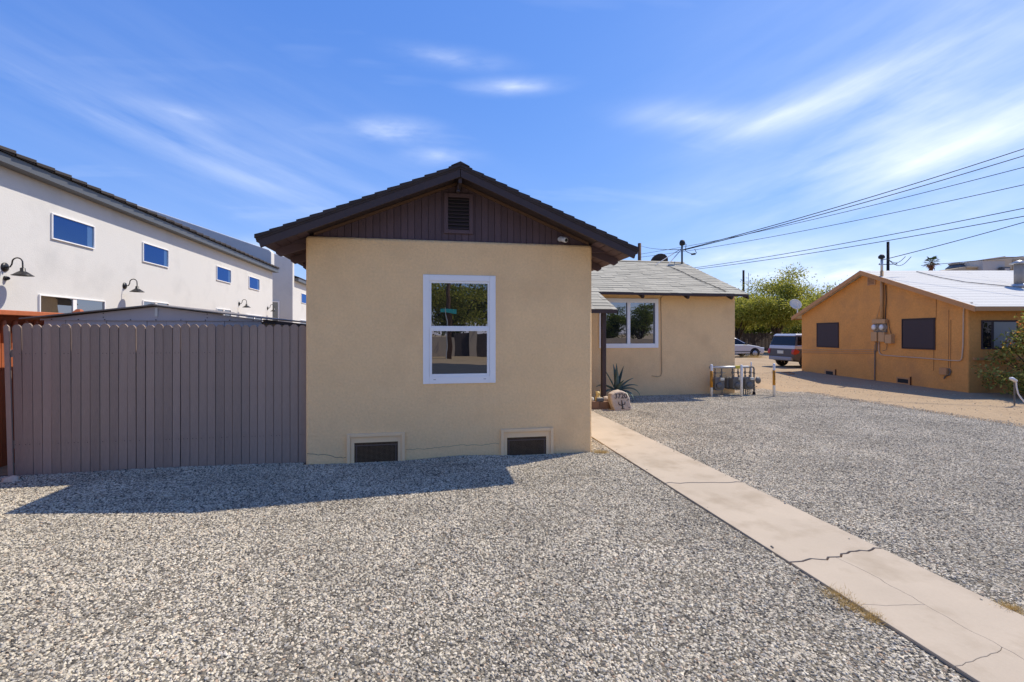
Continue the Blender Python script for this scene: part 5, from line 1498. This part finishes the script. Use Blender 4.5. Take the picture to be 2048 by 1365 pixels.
for x in (.78, 3.42):
    for y, s in ((.10, 1), (WD - .10, -1)):
        wheel(su, (x, y, .35), .35, .22, (0, s, 0))
    MB().lathe([(.43, 0), (.43, .05)], (x, -.004, .36), 24, (0, 1, 0)).build('wheel_arch', M['black'], su, False)
MB().tube([(1.0, -.005, .78), (3.6, -.005, .78)], .015, 5).build('trim_strip', M['cladding'], su, False)
# silver sedan, nose towards +x
sq = gp(1507, 715)
sed = thing('sedan', 'silver beige sedan parked under the mesquite trees', 'sedan', (sq.x - 3.75, sq.y + .1, 0), R(-4))
WD = 1.72
MB().prism([(.02, 0, .45), (.05, 0, .80), (.5, 0, .95), (3.3, 0, .93), (4.1, 0, .80), (4.45, 0, .66), (4.55, 0, .48), (4.45, 0, .25), (.15, 0, .25)], (0, WD, 0)).build('body', M['beigecar'], sed, False, bevel=.09, bseg=3)
frustum(.75, 3.35, 1.35, 2.45, .05, WD - .05, .20, .90, 1.38).build('windows', M['carglass'], sed, False, bevel=.04)
frustum(1.22, 2.58, 1.40, 2.40, .20, WD - .20, .06, 1.345, 1.41).build('roof', M['beigecar'], sed, False, bevel=.03)
for (xa, xb) in ((3.25, 2.45), (2.0, 2.0), (.80, 1.32)):
    MB().hexa([(xa - .05, .045, .90), (xa + .05, .045, .90), (xa + .05, .075, .90), (xa - .05, .075, .90), (xb - .04, .235, 1.38), (xb + .04, .235, 1.38), (xb + .04, .27, 1.38), (xb - .04, .27, 1.38)]).build('pillar', M['beigecar'], sed, False)
MB().box(2.95, 3.12, -.16, .03, .92, 1.04).build('mirror', M['black'], sed, False, bevel=.03)
MB().box(4.20, 4.50, .02, .4, .60, .72).build('headlight', M['meterglass'], sed, False, bevel=.03)
MB().box(.4, 4.2, -.012, .02, .40, .46).build('side_strip', M['cladding'], sed, False)
for x in (.85, 3.75):
    for y, s in ((.08, 1), (WD - .08, -1)):
        wheel(sed, (x, y, .31), .31, .20, (0, s, 0))
    MB().lathe([(.38, 0), (.38, .05)], (x, -.004, .32), 22, (0, 1, 0)).build('wheel_arch', M['black'], sed, False)

# debris on the dirt by the orange house
for i, (u, v, w_, h_) in enumerate(((1575, 746, .5, .05), (1583, 749, .35, .03))):
    p = gp(u, v)
    o = MB().bar((p.x - w_ / 2, p.y, .02), (p.x + w_ / 2, p.y + .1, .025), .14, .03).build('wood_scrap', mat('weathered scrap wood', (.45, .27, .14), .9) if not i else bpy.data.materials['weathered scrap wood'])
    tag(o, ['brown board scrap on the dirt left of the orange house', 'smaller board scrap next to the corner of the orange house'][i], 'board')

# ------------------------------------------------------------------ poles and wires
def pole(u, vt, d, r, lab, mt, arms=(), ang=0.0):
    base = place(u, d); zt = H - (vt - HY) / FPX * d
    t = thing('utility_pole', lab, 'utility pole', base)
    MB().tube([(0, 0, -.1), (0, 0, zt * .5), (0, 0, zt)], [r * 1.3, r * 1.1, r], 10).build('pole', M[mt], t, False, smooth=True)
    for (z, ln, w) in arms:
        ca_, sa_ = math.cos(ang), math.sin(ang)
        MB().bar((-ln / 2 * ca_, -ln / 2 * sa_, zt - z), (ln / 2 * ca_, ln / 2 * sa_, zt - z), w, w).build('cross_arm', M[mt], t, False)
        for q in (-.46, .46):
            MB().lathe([(.04, 0), (.05, .05), (.03, .12)], (ln * q * ca_, ln * q * sa_, zt - z + w / 2), 6).build('insulator', M['galv'], t, False)
    return base, zt
PA, PAz = pole(1279, 487, 45, .16, 'brown utility pole rising behind the rear wing roof', 'polewood')
PC, PCz = pole(1487, 541, 68, .15, 'dark utility pole behind the mesquite trees', 'poledark')
PD, PDz = pole(1776, 484, 50, .13, 'dark utility pole rising behind the orange house gable', 'poledark', ((2.4, 1.7, .07),), R(-25))
# street-lamp style hardware beside the dark pole
pr = thing('antenna_pole', 'thin metal antenna pole with short arms right of the dark pole', 'antenna', place(1497, 66))
zt = H - (546 - HY) / FPX * 66
MB().tube([(0, 0, 0), (0, 0, zt)], .03, 6).build('pole', M['gutter'], pr, False)
for k in range(6):
    z = zt - .3 - k * .42; q = (-1) ** k
    MB().tube([(0, 0, z), (q * .35, 0, z - .05), (q * .38, 0, z + .15)], .025, 5).build('arm', M['gutter'], pr, False)
NP = Vector((26, 8, 0))
npole = thing('utility_pole', 'tall wooden utility pole on the right, where the overhead wires end', 'utility pole', NP)
MB().tube([(0, 0, -.1), (0, 0, 5), (0, 0, 10.2)], [.19, .16, .13], 10).build('pole', M['polewood'], npole, False, smooth=True)
MB().bar((-.5, -1.0, 9.6), (.5, 1.0, 9.6), .1, .12).build('cross_arm', M['polewood'], npole, False)
def through(A, u, v, Pxy):
    """height at the pole's foot point so that a straight line from A passes pixel (u, v)"""
    A = Vector(A); d = Vector((Pxy[0] - A.x, Pxy[1] - A.y)); r = ray(u, v)
    # A.xy + t d parallel to r.xy
    t = (A.x * r.y - A.y * r.x) / (d.y * r.x - d.x * r.y)
    x = A.x + d.x * t; y = A.y + d.y * t
    z = H + r.z * (x / r.x)
    return t, z
def wire(A, u, v, label, sag=.25, r=.011, end=None, grp='overhead wires'):
    A = Vector(A); P = end or NP
    t, z = through(A, u, v, (P.x, P.y))
    s_at = 4 * sag * t * (1 - t)
    zB = A.z + (z + s_at - A.z) / t
    pts = []
    for i in range(41):
        q = i / 40
        pts.append((A.x + (P.x - A.x) * q, A.y + (P.y - A.y) * q, A.z + (zB - A.z) * q - 4 * sag * q * (1 - q)))
    tag(MB().tube(pts, r, 5).build('overhead_wire', M['wire']), label, 'wire', grp)
mt_top = Vector((mx + .04, my, mtz - .17))
wire(mt_top, 2048, 298, 'uppermost overhead wire running from the service mast to the upper right', .35, .013)
wire(mt_top + Vector((0, 0, -.02)), 2048, 312, 'second overhead wire from the service mast, just below the top one', .30, .013)
A3 = Vector(PA)
wire((A3.x, A3.y, H - (509 - HY) / FPX * 45), 2048, 335, 'third overhead wire from the brown pole to the upper right', .5, .016)
wire((A3.x, A3.y, H - (515 - HY) / FPX * 45), 2048, 370, 'fourth overhead wire from the brown pole, with a wide gap below it', .5, .016)
wire((A3.x, A3.y, H - (549 - HY) / FPX * 45), 2048, 417, 'upper of the two close parallel overhead wires lower down', .5, .018)
wire((A3.x, A3.y, H - (550 - HY) / FPX * 45), 2048, 433, 'lower of the two close parallel overhead wires lower down', .5, .018)
wire(MASTTOP, 2048, 445, 'service wire from the mast of the orange house to the upper right', .22, .013)
wire(Vector(place(1830, 40))[:2] + (0,) if False else (near_slope(1842, 545) + Vector((0, 0, .25))), 2048, 513, 'thin wire rising over the white roof past the metal ducts', .1, .010)
dl = MB()
for k in range(2):
    pts = []
    for i in range(9):
        q = i / 8; pts.append(MASTTOP + Vector((.15 + 1.0 * q * (1 if not k else .75), -.1, .02 - math.sin(q * math.pi) * (.28 if not k else .18) + q * .12)))
    dl.tube(pts, .010, 5)
tag(dl.build('drip_loop', M['wire']), 'black drip loops hanging at the mast of the orange house', 'cable')
# short wire between the brown pole and the mast
A = Vector((A3.x, A3.y, H - (491 - HY) / FPX * 45)); B = Vector((mx, my, mtz - .17))
tag(MB().tube([A.lerp(B, i / 12) + Vector((0, 0, -.12 * 4 * (i / 12) * (1 - i / 12))) for i in range(13)], .012, 5).build('overhead_wire', M['wire']), 'level wire between the brown pole and the service mast', 'wire', 'overhead wires')

# ------------------------------------------------------------------ commercial building and palm far right
DC = 46.0
cmb_ = thing('commercial_building', 'beige flat building with rooftop units beyond the white roof', 'building', place(1960, DC))
def fz_(v): return H - (v - HY) / FPX * DC
fwd = Vector((SA, CA, 0)); rgt = Vector((CA, -SA, 0))
def fb_(name, mt, ua, ub, va, vb, depth, off=0.0, parent=None, vb_left=None):
    a = atd(ua, HY, DC) + fwd * off; b = atd(ub, HY, DC) + fwd * off; a.z = b.z = 0
    za, zb, z0 = fz_(va), fz_(vb_left if vb_left else va), (fz_(vb) if vb else 0)
    p = [a, b, b + fwd * depth, a + fwd * depth]
    return MB().hexa([Vector((q.x, q.y, z0)) for q in p] + [Vector((p[0].x, p[0].y, za)), Vector((p[1].x, p[1].y, zb)), Vector((p[2].x, p[2].y, zb)), Vector((p[3].x, p[3].y, za))]).build(name, mt, parent or cmb_)
fb_('wall', M['commercial'], 1868, 1932, 545, None, 12, 0, None, 534)
fb_('wall', M['commercial'], 1932.2, 2140, 536, None, 12, .05)
fb_('parapet_cap', M['hvac'], 1932, 2140, 533.5, 536, 12, -.1)
ru = fb_('rooftop_unit', M['hvac'], 1999, 2046, 515, 540, 3.0, -.3)
for i in range(8):
    fb_('louvre', M['commercial'], 2018 + i * 3, 2019.2 + i * 3, 520, 546, .05, -.36, ru)
fb_('duct_box', M['duct'], 1955, 1999, 523, 552, 3.0, -.5, None, 517)
fb_('duct_box', M['hvac'], 1955, 1999, 521, 523, 3.0, -.55, None, 514.5)
sq_ = fb_('fan_box', M['gutter'], 1984, 1999, 537, 548, .4, -1.0)
fb_('fan_guard', M['duct'], 1987, 1996, 540, 544, .06, -1.08, sq_)
vt = place(1915, DC + 2); vz = fz_(536)
MB().lathe([(.9, 0), (.95, .15), (.65, .42), (.62, .5)], (vt[0], vt[1], vz + .1), 8).build('roof_vent', M['gutter'], cmb_)
MB().lathe([(.72, .5), (.74, .62), (.1, .66)], (vt[0], vt[1], vz + .1), 8).build('vent_cap', M['flue'], cmb_)
def palm():
    d = 72.0; b = place(1863, d); zc = H - (526 - HY) / FPX * d
    t = thing('palm_tree', 'fan palm with brown skirt rising beyond the white roof', 'palm', b)
    MB().tube([(0, 0, -.1), (.1, 0, zc * .5), (0, 0, zc)], [.28, .2, .16], 8).build('trunk', M['palmdead'], t, False, smooth=True)
    rg = random.Random(9)
    for i in range(26):
        az = i * 2.4; el = 1.25 - i * .075 + rg.uniform(-.1, .1); ln = rg.uniform(1.0, 1.35)
        dv = Vector((math.cos(az) * math.cos(el), math.sin(az) * math.cos(el), math.sin(el)))
        st = Vector((0, 0, zc)); hub = st + dv * ln * .5
        mb = MB(); side = dv.cross(Vector((0, 0, 1))).normalized(); up = side.cross(dv).normalized()
        mb.bar(st, hub, .03, .03)
        for k in range(9):
            an = (k - 4) * .28
            q = (dv * math.cos(an) + side * math.sin(an)).normalized(); tip = hub + q * ln * .62 * rg.uniform(.85, 1.05) + Vector((0, 0, -.14))
            sd_ = q.cross(up).normalized() * .05
            m_ = hub + q * ln * .3
            mb.add([hub, m_ + sd_, tip, m_ - sd_], [(0, 1, 2, 3)])
        mb.build('frond', M['palm'] if i < 21 else M['palmdead'], t, False, recalc=False)
    sk = MB()
    for i in range(40):
        az = rg.uniform(0, 6.28); r_ = rg.uniform(.22, .5); z = zc - rg.uniform(.1, .9)
        sk.bar((math.cos(az) * .15, math.sin(az) * .15, z + .3), (math.cos(az) * r_, math.sin(az) * r_, z - .5), .10, .03)
    sk.build('dead_skirt', M['palmdead'], t, False)
palm()

# ------------------------------------------------------------------ across the street: seen mirrored in the windows
tree('mesquite across the street, mirrored in the front window', (2.2, -25, 0), 7.6, 4.6, 31, 16000, .22, M['mesq'], .25, .12)
tree('second mesquite across the street, mirrored at the right of the front window', (7.0, -27, 0), 8.0, 5.0, 32, 16000, .22, M['mesq'], .25, .12)
tree('tree across the street, mirrored in the right pane of the rear wing window', (22.9, -24, 0), 5.4, 2.4, 33, 9000, .2, M['mesq2'], .2, .12)
tree('lower tree across the street, mirrored in the middle of the rear wing window', (20.6, -27, 0), 4.2, 2.4, 34, 9000, .2, M['mesq2'], .2, .12)
tree('left mesquite across the street, mirrored at the left of the front window', (-4.5, -30, 0), 5.5, 4.0, 35, 9000, .22, M['mesq2'], .25, .12)
wl = thing('block_wall', 'tan block wall across the street, mirrored in the front window', 'wall', (0, -22, 0))
box('wall_panel', M['blockwall'], wl, -30, 1.9, -22.1, -21.9, 0, 1.5)
box('wall_panel', M['darkwood'], wl, 1.9, 3.0, -22.08, -21.94, 0, 1.8)
box('pier', M['blockwall'], wl, 3.0, 3.6, -22.3, -21.7, 0, 2.0)
box('wall_panel', M['darkwood'], wl, 3.6, 9.0, -22.08, -21.94, 0, 1.7)
box('wall_panel', M['blockwall'], wl, 9.0, 40, -22.1, -21.9, 0, 1.2)
sp_ = thing('utility_pole', 'wooden pole with a teal street sign, mirrored in the front window', 'utility pole', (1.35, -18.5, 0))
MB().tube([(0, 0, -.1), (0, 0, 5), (.1, 0, 10)], [.17, .15, .12], 10).build('pole', M['polewood'], sp_, False, smooth=True)
MB().box(-.55, .45, .2, .215, 3.05, 3.32).build('street_sign', M['teal'], sp_, False)
MB().tube([(-.2, .2, 0), (-.2, .2, 3.4)], .03, 6).build('sign_post', M['galv'], sp_, False)
